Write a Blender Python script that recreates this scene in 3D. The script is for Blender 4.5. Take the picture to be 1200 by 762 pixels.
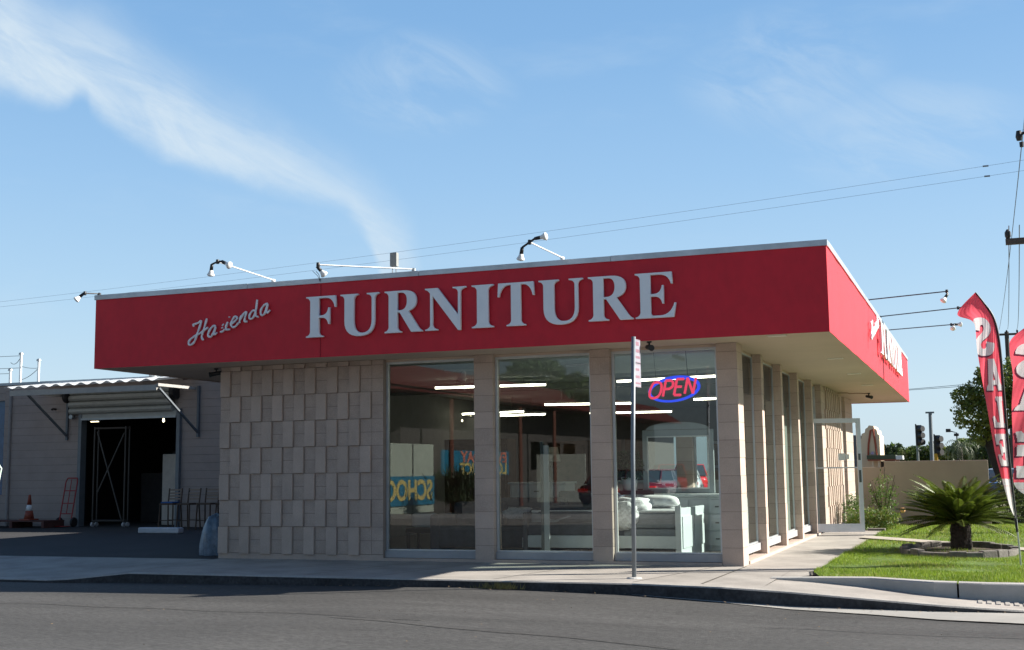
import bpy, bmesh, math, random
import numpy as np
from mathutils import Vector, Matrix
random.seed(7); rng = np.random.default_rng(7)
R = math.radians
sc = bpy.context.scene
for o in list(bpy.data.objects): bpy.data.objects.remove(o)

# ------------------------------------------------------------------ camera
cam_d = bpy.data.cameras.new('camera'); cam = bpy.data.objects.new('camera', cam_d)
sc.collection.objects.link(cam); sc.camera = cam
rr = Vector((0.934118, 0.356758, -0.012108)); uu = Vector((0.053860, -0.107331, 0.992763)); ff = Vector((-0.352876, 0.928011, 0.119474))
m = Matrix.Identity(4)
for i in range(3):
    m[i][0] = rr[i]; m[i][1] = uu[i]; m[i][2] = -ff[i]
m[0][3], m[1][3], m[2][3] = 3.0662, -16.7398, 1.3
cam.matrix_world = m
cam_d.sensor_width = 36; cam_d.lens = 1432.31/1200*36; cam_d.clip_start = .05; cam_d.clip_end = 6000

# ------------------------------------------------------------------ light
SUN = Vector((1, .455, .62)).normalized()
sun_el = math.asin(SUN.z); sun_az = math.atan2(SUN.x, SUN.y)     # from +Y towards +X
SKY_STRENGTH = .10; SUN_STRENGTH = 5.0; EXPOSURE = 1.15
ld = bpy.data.lights.new('sun', 'SUN'); ld.energy = SUN_STRENGTH; ld.angle = R(.53); ld.color = (1, .93, .83)
lo = bpy.data.objects.new('sun', ld); sc.collection.objects.link(lo)
lo.rotation_euler = SUN.to_track_quat('Z', 'Y').to_euler(); lo.location = (20, 8, 30)

w = bpy.data.worlds.new("World"); sc.world = w; w.use_nodes = True
nt = w.node_tree; nt.nodes.clear()
def N(t, **k):
    n = nt.nodes.new(t)
    for a, b in k.items(): setattr(n, a, b)
    return n
def math_(op, a, b=None, clamp=False):
    n = N('ShaderNodeMath', operation=op); n.use_clamp = clamp
    for i, v in enumerate((a, b)):
        if v is None: continue
        if isinstance(v, (int, float)): n.inputs[i].default_value = v
        else: nt.links.new(v, n.inputs[i])
    return n.outputs[0]
sky = N('ShaderNodeTexSky', sky_type='NISHITA'); sky.sun_disc = False
sky.sun_elevation = sun_el; sky.sun_rotation = sun_az; sky.altitude = 0; sky.air_density = 1.0; sky.dust_density = 1.0; sky.ozone_density = 1.6
bg = N('ShaderNodeBackground'); bg.inputs[1].default_value = SKY_STRENGTH
out = N('ShaderNodeOutputWorld')
tc = N('ShaderNodeTexCoord'); sep = N('ShaderNodeSeparateXYZ'); nt.links.new(tc.outputs['Generated'], sep.inputs[0])
X, Y, Z = sep.outputs
az = math_('ARCTAN2', X, Y)                    # 0 = +Y, positive towards +X
el = math_('ARCSINE', Z)
# cirrus streak: lower and upper edge as curves of azimuth (degrees), measured in the sky
def ramp_curve(x, pts, lo_x, hi_x, lo_y, hi_y):
    u = math_('DIVIDE', math_('SUBTRACT', x, lo_x), hi_x-lo_x, True)
    c = N('ShaderNodeFloatCurve'); cv = c.mapping.curves[0]
    pts = sorted(((a-lo_x)/(hi_x-lo_x), (b-lo_y)/(hi_y-lo_y)) for a, b in pts)
    cv.points[0].location = pts[0]; cv.points[1].location = pts[-1]
    for p in pts[1:-1]: cv.points.new(*p)
    c.mapping.update(); nt.links.new(u, c.inputs['Value'])
    return math_('ADD', math_('MULTIPLY', c.outputs[0], hi_y-lo_y), lo_y)
noi = N('ShaderNodeTexNoise'); noi.inputs['Scale'].default_value = 9; noi.inputs['Detail'].default_value = 8; noi.inputs['Roughness'].default_value = .62
mp = N('ShaderNodeMapping'); mp.inputs['Rotation'].default_value = (0, R(20), R(25)); mp.inputs['Scale'].default_value = (1, 1.6, 4.2)
nt.links.new(tc.outputs['Generated'], mp.inputs[0]); nt.links.new(mp.outputs[0], noi.inputs['Vector'])
n2 = N('ShaderNodeTexNoise'); n2.inputs['Scale'].default_value = 26; n2.inputs['Detail'].default_value = 5
nt.links.new(tc.outputs['Generated'], n2.inputs['Vector'])
wob = math_('MULTIPLY', math_('SUBTRACT', n2.outputs[0], .5), .022)
elw = math_('ADD', el, wob)
LOW = [(-0.85, .286), (-0.7932, 0.284), (-0.7689, 0.2822), (-0.7503, 0.2783), (-0.7346, 0.274), (-0.7202, 0.2766), (-0.7129, 0.2843), (-0.7078, 0.286), (-0.7012, 0.2775), (-0.6868, 0.2696), (-0.6637, 0.2568), (-0.6403, 0.243), (-0.6134, 0.233), (-0.5727, 0.2279), (-0.5383, 0.2201), (-0.507, 0.2092), (-0.4895, 0.1965), (-0.482, 0.183), (-0.474, 0.160), (-0.462, 0.12), (-.43, .05), (-.40, .05)]
TOP = [(a, c+.004*(1 if c > .1 else 0)) for a, c in [(-.85, .40), (-0.7976, 0.388), (-0.7727, 0.3797), (-0.7342, 0.354), (-0.6954, 0.3456), (-0.6622, 0.3296), (-0.6215, 0.3034), (-0.5803, 0.2826), (-0.5387, 0.2608), (-0.5037, 0.2414), (-0.4755, 0.2213), (-0.4544, 0.2029), (-0.4404, 0.1767), (-0.430, 0.10), (-.42, .05), (-.40, .05)]]
low = ramp_curve(az, LOW, -.85, -.40, .0, .45); top = ramp_curve(az, TOP, -.85, -.40, .0, .45)
def smooth(x, a, b):
    n = N('ShaderNodeMapRange', interpolation_type='SMOOTHSTEP'); nt.links.new(x, n.inputs[0])
    n.inputs[1].default_value = a; n.inputs[2].default_value = b; return n.outputs[0]
e1 = smooth(math_('SUBTRACT', elw, low), -.004, .020)
e2 = smooth(math_('SUBTRACT', top, elw), -.030, .050)
tail = smooth(math_('SUBTRACT', -.425, az), 0, .03)
streak = math_('MULTIPLY', math_('MULTIPLY', e1, e2), tail)
along = math_('SUBTRACT', math_('MULTIPLY', az, .90), math_('MULTIPLY', el, .43)); across = math_('ADD', math_('MULTIPLY', az, .43), math_('MULTIPLY', el, .90))
def fibre(sa, sc_, det, seed):
    cb = N('ShaderNodeCombineXYZ'); nt.links.new(math_('MULTIPLY', along, sa), cb.inputs[0]); nt.links.new(math_('MULTIPLY', across, sc_), cb.inputs[1]); cb.inputs[2].default_value = seed
    nn_ = N('ShaderNodeTexNoise'); nn_.inputs['Scale'].default_value = 1; nn_.inputs['Detail'].default_value = det; nn_.inputs['Roughness'].default_value = .62; nn_.inputs['Distortion'].default_value = .8; nt.links.new(cb.outputs[0], nn_.inputs['Vector']); return nn_.outputs[0]
fb1 = smooth(fibre(9, 26, 8, 1.3), .32, .68); fb2 = smooth(fibre(22, 90, 7, 4.1), .3, .7)
tex = math_('ADD', math_('ADD', math_('MULTIPLY', fb1, .42), math_('MULTIPLY', fb2, .18)), .42)
streak = math_('MULTIPLY', streak, tex)
# faint veils elsewhere
n3 = N('ShaderNodeTexNoise'); n3.inputs['Scale'].default_value = 3.2; n3.inputs['Detail'].default_value = 9; n3.inputs['Roughness'].default_value = .6
nt.links.new(mp.outputs[0], n3.inputs['Vector'])
veil = math_('MULTIPLY', smooth(n3.outputs[0], .50, .80), .22)
def wisp(a0, e0, ra, re):
    d = math_('ADD', math_('POWER', math_('DIVIDE', math_('ABSOLUTE', math_('SUBTRACT', az, a0)), ra), 2.0), math_('POWER', math_('DIVIDE', math_('ABSOLUTE', math_('SUBTRACT', el, e0)), re), 2.0))
    return smooth(math_('SUBTRACT', 1.0, d), 0, 1)
ws = math_('MAXIMUM', wisp(-.435, .315, .09, .05), math_('MAXIMUM', wisp(-.135, .315, .10, .06), wisp(-.05, .26, .12, .05)))
veil = math_('MAXIMUM', veil, math_('MULTIPLY', math_('MULTIPLY', ws, fb1), .30))
dens = math_('MAXIMUM', math_('MULTIPLY', streak, .95), veil)
mix = N('ShaderNodeMixRGB'); nt.links.new(dens, mix.inputs[0]); 
ramp = N('ShaderNodeValToRGB'); nt.links.new(math_('DIVIDE', el, 1.5708, True), ramp.inputs[0]); cr_ = ramp.color_ramp
SKYC = [(0, (.60, .75, .86)), (.04, (.555, .735, .88)), (.09, (.44, .66, .875)), (.15, (.33, .565, .85)), (.22, (.235, .465, .785)), (.32, (.165, .375, .70)), (.55, (.065, .17, .40)), (1, (.035, .10, .27))]
for k_, (p_, c_) in enumerate(SKYC):
    e_ = cr_.elements[0] if k_ == 0 else (cr_.elements[1] if k_ == 1 else cr_.elements.new(p_)); e_.position = p_; e_.color = (*c_, 1)
for k_, (p_, c_) in enumerate(SKYC): cr_.elements[k_].position = p_; cr_.elements[k_].color = (*c_, 1)
# unseen sky behind the viewer dimmed, like the zenith above, to deepen the shade
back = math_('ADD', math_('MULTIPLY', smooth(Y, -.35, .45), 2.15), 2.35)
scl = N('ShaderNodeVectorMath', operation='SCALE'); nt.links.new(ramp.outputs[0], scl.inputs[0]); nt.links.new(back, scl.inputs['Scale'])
tint = N('ShaderNodeMixRGB'); tint.inputs[0].default_value = .12
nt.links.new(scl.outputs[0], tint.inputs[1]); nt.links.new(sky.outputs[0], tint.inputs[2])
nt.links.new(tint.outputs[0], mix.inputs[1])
mix.inputs[2].default_value = (3.1, 3.65, 4.1, 1)
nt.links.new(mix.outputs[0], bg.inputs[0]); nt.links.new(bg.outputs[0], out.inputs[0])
sc.view_settings.view_transform = 'Standard'; sc.view_settings.look = 'None'
sc.view_settings.exposure = EXPOSURE; sc.view_settings.gamma = 1
sc.render.engine = 'CYCLES'
sc.cycles.max_bounces = 8; sc.cycles.transparent_max_bounces = 24

# ------------------------------------------------------------------ materials
MATS = {}
def mat(name, col, rough=.8, var=.12, scale=6., bump=0., bscale=60., metal=0., spec=.5, emit=None, estr=1., fine=0., fscale=200., coords='Object', stretch=None, trans=0., coat=0.):
    if name in MATS: return MATS[name]
    mt = bpy.data.materials.new(name); mt.use_nodes = True; t = mt.node_tree; b = t.nodes['Principled BSDF']
    b.inputs['Roughness'].default_value = rough; b.inputs['Metallic'].default_value = metal
    b.inputs['Specular IOR Level'].default_value = spec
    if coat: b.inputs['Coat Weight'].default_value = coat
    co = t.nodes.new('ShaderNodeTexCoord'); src = co.outputs[coords]
    if stretch:
        mm = t.nodes.new('ShaderNodeMapping'); mm.inputs['Scale'].default_value = stretch; t.links.new(src, mm.inputs[0]); src = mm.outputs[0]
    n = t.nodes.new('ShaderNodeTexNoise'); n.inputs['Scale'].default_value = scale; n.inputs['Detail'].default_value = 6; n.inputs['Roughness'].default_value = .65
    t.links.new(src, n.inputs['Vector'])
    mr = t.nodes.new('ShaderNodeMapRange'); mr.inputs[1].default_value = .3; mr.inputs[2].default_value = .7
    mr.inputs[3].default_value = 1-var; mr.inputs[4].default_value = 1+var; t.links.new(n.outputs[0], mr.inputs[0])
    val = mr.outputs[0]
    if fine:
        nf = t.nodes.new('ShaderNodeTexNoise'); nf.inputs['Scale'].default_value = fscale; nf.inputs['Detail'].default_value = 3
        t.links.new(src, nf.inputs['Vector'])
        m2 = t.nodes.new('ShaderNodeMapRange'); m2.inputs[1].default_value = .35; m2.inputs[2].default_value = .65; m2.inputs[3].default_value = 1-fine; m2.inputs[4].default_value = 1+fine
        t.links.new(nf.outputs[0], m2.inputs[0])
        mu = t.nodes.new('ShaderNodeMath'); mu.operation = 'MULTIPLY'; t.links.new(val, mu.inputs[0]); t.links.new(m2.outputs[0], mu.inputs[1]); val = mu.outputs[0]
    vm = t.nodes.new('ShaderNodeVectorMath'); vm.operation = 'SCALE'; vm.inputs[0].default_value = col[:3]; t.links.new(val, vm.inputs['Scale'])
    t.links.new(vm.outputs[0], b.inputs['Base Color'])
    if bump:
        nb = t.nodes.new('ShaderNodeTexNoise'); nb.inputs['Scale'].default_value = bscale; nb.inputs['Detail'].default_value = 4
        t.links.new(src, nb.inputs['Vector'])
        bp = t.nodes.new('ShaderNodeBump'); bp.inputs['Strength'].default_value = bump; bp.inputs['Distance'].default_value = .01
        t.links.new(nb.outputs[0], bp.inputs['Height']); t.links.new(bp.outputs[0], b.inputs['Normal'])
    if emit:
        b.inputs['Emission Color'].default_value = (*emit, 1); b.inputs['Emission Strength'].default_value = estr
    if trans:
        tr = t.nodes.new('ShaderNodeBsdfTranslucent'); t.links.new(vm.outputs[0], tr.inputs[0])
        ms = t.nodes.new('ShaderNodeMixShader'); ms.inputs[0].default_value = trans
        t.links.new(b.outputs[0], ms.inputs[1]); t.links.new(tr.outputs[0], ms.inputs[2])
        t.links.new(ms.outputs[0], t.nodes['Material Output'].inputs[0])
    MATS[name] = mt; return mt

def glass(name, tint=(.86, .92, .90), ior=1.5, boost=1.0):
    mt = bpy.data.materials.new(name); mt.use_nodes = True; t = mt.node_tree; t.nodes.remove(t.nodes['Principled BSDF'])
    fr = t.nodes.new('ShaderNodeFresnel'); fr.inputs[0].default_value = ior
    mu = t.nodes.new('ShaderNodeMath'); mu.operation = 'MULTIPLY'; mu.use_clamp = True; mu.inputs[1].default_value = boost; t.links.new(fr.outputs[0], mu.inputs[0])
    tr = t.nodes.new('ShaderNodeBsdfTransparent'); tr.inputs[0].default_value = (*tint, 1)
    gl = t.nodes.new('ShaderNodeBsdfGlossy'); gl.inputs['Roughness'].default_value = 0.0; gl.inputs[0].default_value = (.95, .97, 1, 1)
    ms = t.nodes.new('ShaderNodeMixShader'); t.links.new(mu.outputs[0], ms.inputs[0]); t.links.new(tr.outputs[0], ms.inputs[1]); t.links.new(gl.outputs[0], ms.inputs[2])
    t.links.new(ms.outputs[0], t.nodes['Material Output'].inputs[0]); MATS[name] = mt; return mt

GLASS = glass('window_glass', (.80, .88, .86), 1.55, 1.75)
GLASS_SIDE = glass('side_window_glass', (.82, .90, .87), 1.5, .75)
GLASS_DOOR = glass('door_glass', (.93, .96, .95), 1.45, 1.0)
BLOCK = mat('painted_block', (.485, .385, .325), .85, .12, 1.6, .35, 90, fine=.05, fscale=60)
BLOCK2 = mat('painted_block_tone_and_shade', (.45, .357, .302), .85, .16, 2.4, .4, 80, fine=.07, fscale=50)  # varied tone for random courses; painted shade in the relief recesses
BLOCK3 = mat('painted_block_pale', (.51, .405, .342), .85, .12, 2.0, .35, 90, fine=.05, fscale=60)
JOINT = mat('block_joint', (.27, .22, .19), .9, .1)
RED = mat('red_fascia', (.60, .010, .028), .6, .08, 1.0, .22, 22, fine=.04, fscale=7, stretch=(1.2, 1.2, .8))
COPING = mat('galvanised_coping', (.50, .54, .58), .38, .18, 2.5, metal=.55)
SOFFIT = mat('cream_soffit', (.54, .43, .345), .85, .06, .8, .1, 40)
WHITE = mat('white_paint', (.74, .76, .76), .5, .05)
ALU = mat('aluminium', (.55, .58, .60), .4, .08, metal=.6)
ALUDARK = mat('dark_aluminium', (.10, .11, .11), .45, .08, metal=.4)
BLACK = mat('black_plastic', (.015, .015, .017), .5, .1)
LETTER = mat('letter_face', (.84, .88, .92), .5, .04, 3)
CONC = mat('sidewalk_concrete', (.335, .31, .28), .9, .26, 1.3, .3, 120, fine=.10, fscale=70, coords='Object')
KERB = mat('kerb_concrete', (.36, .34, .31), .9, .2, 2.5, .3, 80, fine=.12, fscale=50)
KERBFACE = mat('kerb_face_shaded_concrete', (.045, .046, .050), .9, .45, 3.5, .4, 60, fine=.25, fscale=25)  # kerb concrete darkened because this side lies in shade
GUT = mat('gutter_concrete', (.33, .32, .295), .9, .16, 1.2, .3, 90, fine=.1)
ASPH = mat('asphalt', (.062, .061, .059), .9, .42, .45, .8, 130, fine=.42, fscale=55, stretch=(.28, 1.5, 1))
YARD = mat('yard_asphalt', (.030, .030, .032), .95, .25, .6, .5, 120, fine=.25, fscale=60)
DIRT = mat('ground_soil', (.17, .14, .10), .95, .3, .4)
STUCCO = mat('tan_stucco', (.34, .295, .25), .9, .09, 1.2, .3, 80, fine=.04)
GREYBLK = mat('warehouse_block', (.33, .275, .25), .9, .10, 1.5, .3, 70, fine=.05)
STEEL = mat('galvanised_steel', (.34, .37, .39), .45, .15, 4, metal=.6)
PAINTBLUE = mat('blue_grey_steel', (.15, .17, .185), .5, .12)
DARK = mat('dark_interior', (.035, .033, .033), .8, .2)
TRUNK = mat('bark', (.04, .031, .025), .95, .35, 8, .8, 30)
GRASSM = mat('grass_blade', (.25, .35, .03), .6, .30, 1.5, trans=.35)
LAWNB = mat('lawn_base', (.085, .15, .02), .95, .3, 3)
def leaf(n, c, tr=.3, var=.35, sc_=1.2): return mat(n, c, .5, var, sc_, trans=tr)
LEAF1 = leaf('leaf_green', (.085, .14, .03)); LEAF2 = leaf('leaf_yellow_green', (.19, .22, .04)); LEAF3 = leaf('leaf_dark', (.05, .08, .035))
SAGO = leaf('sago_leaf', (.10, .145, .016), .3, .5, 5); BUSH = leaf('bush_leaf', (.10, .19, .03), .35)
WOOD = mat('dark_wood', (.075, .045, .028), .6, .3, 8)
CHROME = mat('mirror_glass', (.9, .92, .93), .01, 0, metal=1)
REDPAINT = mat('red_steel', (.30, .02, .02), .45, .1)
POLE = mat('grey_post', (.19, .22, .25), .5, .1, 6, metal=.3)
BULB = mat('bulb_glass', (.85, .85, .83), .15, .02)
TUBEW = mat('fluorescent_tube', (1, 1, 1), .5, 0, emit=(1, .90, .70), estr=4.5)
WARM = mat('warm_bulb', (1, 1, 1), .5, 0, emit=(1, .86, .55), estr=2.5)
NEONR = mat('neon_red', (.3, .01, .03), .5, 0, emit=(1, .035, .11), estr=.46)
NEONB = mat('neon_blue', (.01, .02, .3), .5, 0, emit=(.008, .06, 1), estr=.46)

# ------------------------------------------------------------------ helpers
COL = sc.collection
class MB:
    def __init__(s): s.v = []; s.f = []; s.mi = []; s.cm = 0
    def add(s, vs, fs):
        b = len(s.v); s.v += [tuple(v) for v in vs]; s.f += [tuple(b+i for i in f) for f in fs]; s.mi += [s.cm]*len(fs); return s
    def box(s, a, b, M=None):
        x0, y0, z0 = a; x1, y1, z1 = b
        vs = [Vector(p) for p in ((x0,y0,z0),(x1,y0,z0),(x1,y1,z0),(x0,y1,z0),(x0,y0,z1),(x1,y0,z1),(x1,y1,z1),(x0,y1,z1))]
        if M is not None: vs = [M @ v for v in vs]
        return s.add(vs, [(0,3,2,1),(4,5,6,7),(0,1,5,4),(1,2,6,5),(2,3,7,6),(3,0,4,7)])
    def bevbox(s, a, b, r, M=None):     # box with chamfered vertical and horizontal edges
        bm = bmesh.new(); bmesh.ops.create_cube(bm, size=1)
        for v in bm.verts: v.co = Vector([(a[i]+b[i])/2 + v.co[i]*(b[i]-a[i]) for i in range(3)])
        bmesh.ops.bevel(bm, geom=bm.edges[:], offset=r, segments=2, affect='EDGES', profile=.6)
        vs = [(M @ v.co if M is not None else v.co.copy()) for v in bm.verts]
        for i, v in enumerate(bm.verts): v.index = i
        s.add(vs, [[v.index for v in f.verts] for f in bm.faces]); bm.free(); return s
    def tube(s, pts, r, n=8, cap=True):
        pts = [Vector(p) for p in pts]; rs = r if isinstance(r, (list, tuple)) else [r]*len(pts)
        vs = []; prev = None
        for i, p in enumerate(pts):
            d = (pts[min(i+1, len(pts)-1)] - pts[max(i-1, 0)]).normalized()
            if prev is None:
                a = d.orthogonal().normalized()
            else:
                a = (prev - d*prev.dot(d)).normalized()
            prev = a; b_ = d.cross(a)
            for k in range(n):
                t = 2*math.pi*k/n; vs.append(p + (a*math.cos(t) + b_*math.sin(t))*rs[i])
        fs = [(i*n+k, i*n+(k+1) % n, (i+1)*n+(k+1) % n, (i+1)*n+k) for i in range(len(pts)-1) for k in range(n)]
        if cap: fs += [tuple(range(n))[::-1], tuple(range((len(pts)-1)*n, len(pts)*n))]
        return s.add(vs, fs)
    def lathe(s, prof, c=(0,0,0), n=16, axis=Vector((0,0,1))):
        q = axis.to_track_quat('Z', 'Y'); vs = []
        for r, z in prof:
            for k in range(n):
                t = 2*math.pi*k/n; vs.append(Vector(c) + q @ Vector((r*math.cos(t), r*math.sin(t), z)))
        fs = [(i*n+k, i*n+(k+1) % n, (i+1)*n+(k+1) % n, (i+1)*n+k) for i in range(len(prof)-1) for k in range(n)]
        fs += [tuple(range(n))[::-1], tuple(range((len(prof)-1)*n, len(prof)*n))]
        return s.add(vs, fs)
    def quad(s, *p): return s.add(p, [tuple(range(len(p)))])
    def build(s, name, mt, parent=None, smooth=False, loc=None):
        me = bpy.data.meshes.new(name)
        off = Vector(loc) if loc is not None else Vector((0,0,0))
        me.from_pydata([Vector(v)-off for v in s.v], [], s.f)
        for x in (mt if isinstance(mt, (list, tuple)) else [mt]): me.materials.append(x)
        if isinstance(mt, (list, tuple)): me.polygons.foreach_set('material_index', s.mi)
        if smooth: me.polygons.foreach_set('use_smooth', [True]*len(me.polygons))
        me.update(); o = bpy.data.objects.new(name, me); COL.objects.link(o); o.location = off
        if parent: o.parent = parent; 
        return o
def root(name, label, cat, loc=(0,0,0), rz=0, group=None):
    o = bpy.data.objects.new(name, None); COL.objects.link(o); o.location = loc; o.rotation_euler = (0,0,rz); o.empty_display_size = .2
    o['label'] = label; o['category'] = cat
    if group: o['group'] = group
    return o
def tag(o, label, cat, group=None):
    o['label'] = label; o['category'] = cat
    if group: o['group'] = group
    return o
def struct(o): o['kind'] = 'structure'; return o
def stuff(o, label=None, cat=None):
    o['kind'] = 'stuff'
    if label: o['label'] = label; o['category'] = cat
    return o
def kids(o): return [c for c in COL.objects if c.parent == o]
def copy_tree(o, parent=None):
    c = o.copy(); COL.objects.link(c); c.parent = parent
    for ch in kids(o): copy_tree(ch, c)
    return c
def tri_mesh(name, V, F, mt, parent=None, mi=None):
    me = bpy.data.meshes.new(name); V = np.asarray(V, dtype=np.float32); F = np.asarray(F, dtype=np.int32); k = F.shape[1]
    me.vertices.add(len(V)); me.vertices.foreach_set('co', V.ravel())
    me.loops.add(F.size); me.loops.foreach_set('vertex_index', F.ravel())
    me.polygons.add(len(F)); me.polygons.foreach_set('loop_start', np.arange(0, F.size, k, dtype=np.int32)); me.polygons.foreach_set('loop_total', np.full(len(F), k, dtype=np.int32))
    for x in (mt if isinstance(mt, (list, tuple)) else [mt]): me.materials.append(x)
    if mi is not None: me.polygons.foreach_set('material_index', np.asarray(mi, dtype=np.int32))
    me.update(calc_edges=True); me.validate()
    o = bpy.data.objects.new(name, me); COL.objects.link(o)
    if parent: o.parent = parent
    return o
def local(root_o, o):      # keep world geometry when root is an offset empty
    o.matrix_parent_inverse = Matrix.Translation(root_o.location).inverted() if root_o.rotation_euler.z == 0 else (Matrix.Translation(root_o.location) @ Matrix.Rotation(root_o.rotation_euler.z, 4, 'Z')).inverted()
    return o

# svg-like glyph paths
def path(d, n=7):
    import re
    toks = re.findall(r'[MLQZ]|-?[\d.]+', d); out_ = []; cur = []; i = 0; cmd = None
    while i < len(toks):
        if toks[i] in 'MLQZ':
            cmd = toks[i]; i += 1
            if cmd == 'Z': out_.append(cur); cur = []
            continue
        if cmd in 'ML': cur.append((float(toks[i]), float(toks[i+1]))); i += 2
        elif cmd == 'Q':
            p0 = cur[-1]; p1 = (float(toks[i]), float(toks[i+1])); p2 = (float(toks[i+2]), float(toks[i+3])); i += 4
            for k in range(1, n+1):
                t = k/n; cur.append(tuple((1-t)**2*a + 2*t*(1-t)*b + t*t*c for a, b, c in zip(p0, p1, p2)))
    return out_
GL = {
'I': "M0,0 L.5,0 L.5,.05 Q.40,.06 .385,.14 L.385,.86 Q.40,.94 .5,.95 L.5,1 L0,1 L0,.95 Q.10,.94 .115,.86 L.115,.14 Q.10,.06 0,.05 Z",
'F': "M0,0 L.50,0 L.50,.05 Q.39,.06 .38,.14 L.38,.46 L.44,.46 Q.60,.46 .62,.30 L.68,.30 L.68,.72 L.62,.72 Q.60,.54 .44,.54 L.38,.54 L.38,.93 L.55,.93 Q.76,.93 .80,.70 L.86,.70 L.84,1 L0,1 L0,.95 Q.10,.94 .115,.86 L.115,.14 Q.10,.06 0,.05 Z",
'E': "M0,0 L.90,0 L.96,.33 L.90,.33 Q.82,.07 .58,.07 L.44,.07 Q.38,.07 .38,.13 L.38,.46 L.44,.46 Q.60,.46 .62,.30 L.68,.30 L.68,.72 L.62,.72 Q.60,.54 .44,.54 L.38,.54 L.38,.93 L.55,.93 Q.78,.93 .83,.72 L.89,.72 L.87,1 L0,1 L0,.95 Q.10,.94 .115,.86 L.115,.14 Q.10,.06 0,.05 Z",
'T': "M.22,0 L.73,0 L.73,.05 Q.62,.06 .61,.14 L.61,.93 L.66,.93 Q.84,.92 .89,.67 L.95,.67 L.93,1 L.02,1 L0,.67 L.06,.67 Q.11,.92 .29,.93 L.34,.93 L.34,.14 Q.33,.06 .22,.05 Z",
'U': "M0,1 L0,.95 Q.10,.94 .11,.86 L.11,.36 Q.11,-.03 .52,-.03 Q.93,-.03 .93,.36 L.93,.86 Q.94,.94 1.04,.95 L1.04,1 L.70,1 L.70,.95 Q.82,.94 .83,.86 L.83,.36 Q.83,.07 .60,.07 Q.38,.07 .38,.36 L.38,.86 Q.39,.94 .49,.95 L.49,1 Z",
'R': "M0,0 L.49,0 L.49,.05 Q.39,.06 .38,.14 L.38,.47 L.42,.47 L.74,0 L1.06,0 L1.06,.05 Q1.0,.06 .95,.13 L.69,.50 Q.90,.56 .90,.75 Q.90,1 .55,1 L0,1 L0,.95 Q.10,.94 .115,.86 L.115,.14 Q.10,.06 0,.05 Z M.38,.54 L.38,.93 L.46,.93 Q.62,.93 .62,.75 Q.62,.54 .44,.54 Z",
'N': "M0,0 L.34,0 L.34,.05 Q.23,.06 .215,.14 L.215,.78 L.84,-.02 L.92,-.02 L.92,.86 Q.93,.94 1.06,.95 L1.06,1 L.70,1 L.70,.95 Q.83,.94 .835,.86 L.835,.38 L.34,1 L0,1 L0,.95 Q.08,.94 .13,.86 L.13,.14 Q.12,.06 0,.05 Z",
}
def glyph_obj(name, ch, x0, x1, z0, z1, depth, M, mt, parent):
    cu = bpy.data.curves.new(name, 'CURVE'); cu.dimensions = '2D'; cu.fill_mode = 'BOTH'; cu.extrude = depth/2; cu.bevel_depth = .003; cu.bevel_resolution = 0; cu.offset = -.010
    loops = path(GL[ch]); mx = max(p[0] for p in loops[0])
    for l in loops:
        s = cu.splines.new('POLY'); s.points.add(len(l)-1); s.use_cyclic_u = True
        for q, (a, b) in zip(s.points, l): q.co = (x0 + a/mx*(x1-x0), z0 + b*(z1-z0), 0, 1)
    tmp = bpy.data.objects.new('t', cu); COL.objects.link(tmp); bpy.context.view_layer.update()
    me = bpy.data.meshes.new_from_object(tmp.evaluated_get(bpy.context.evaluated_depsgraph_get())); bpy.data.objects.remove(tmp)
    me.transform(M); me.materials.clear(); me.materials.append(mt); o = bpy.data.objects.new(name, me); COL.objects.link(o); o.parent = parent; me.name = name
    return o
def text_mesh(name, body, size, M, mt, parent, depth=.002, sx=1., shear=0., bold=0.):
    cu = bpy.data.curves.new(name, 'FONT'); cu.body = body; cu.size = size; cu.extrude = depth; cu.align_x = 'LEFT'; cu.offset = bold; cu.shear = shear
    tmp = bpy.data.objects.new('t', cu); COL.objects.link(tmp); bpy.context.view_layer.update()
    me = bpy.data.meshes.new_from_object(tmp.evaluated_get(bpy.context.evaluated_depsgraph_get())); bpy.data.objects.remove(tmp)
    me.transform(M @ Matrix.Diagonal((sx, 1, 1, 1))); me.materials.clear(); me.materials.append(mt); o = bpy.data.objects.new(name, me); COL.objects.link(o); o.parent = parent
    return o
def smooth_line(p, k=4):
    if len(p) < 3: return p
    P = [p[0]] + list(p) + [p[-1]]; o = []
    for i in range(1, len(P)-2):
        for j in range(k):
            t = j/k
            o.append(tuple(.5*(2*b + (c-a)*t + (2*a-5*b+4*c-d)*t*t + (3*b-a-3*c+d)*t**3) for a, b, c, d in zip(P[i-1], P[i], P[i+1], P[i+2])))
    o.append(tuple(p[-1])); return o

# ------------------------------------------------------------------ ground, road, kerbs
def interp(x, pts):
    return float(np.interp(x, [p[0] for p in pts], [p[1] for p in pts]))
ZR = [(-14, -.18), (-9, -.16), (-8, -.14), (-4.5, -.11), (-3, -.09), (-.8, -.13), (.3, -.16), (1.1, -.185), (60, -.185)]      # road level beside the kerb
ZS = [(-60, -.13), (-9.1, -.12), (-7.9, 0), (.3, 0), (1.1, -.03), (1.9, -.075), (2.6, -.115), (3.4, -.155), (4.2, -.175), (60, -.175)]  # kerb top
KY = [(-60, -2.76), (-.8, -2.76), (.3, -2.98), (1.1, -3.06), (1.9, -3.14), (2.6, -3.18), (3.4, -3.12), (60, -3.1)]
xs = [-60, -30, -14, -10, -9.3, -8.9, -8.6, -8.3, -7.9, -7, -5, -4, -3, -2, -1.2, -.8, -.4, 0, .3, .7, 1.1, 1.5, 1.9, 2.25, 2.6, 3, 3.4, 3.8, 4.2, 6, 10, 20, 60]
b = MB(); b.quad((-3000,-3000,-.30),(3000,-3000,-.30),(3000,3000,-.30),(-3000,3000,-.30)); struct(b.build('ground', DIRT))
b = MB()
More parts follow.
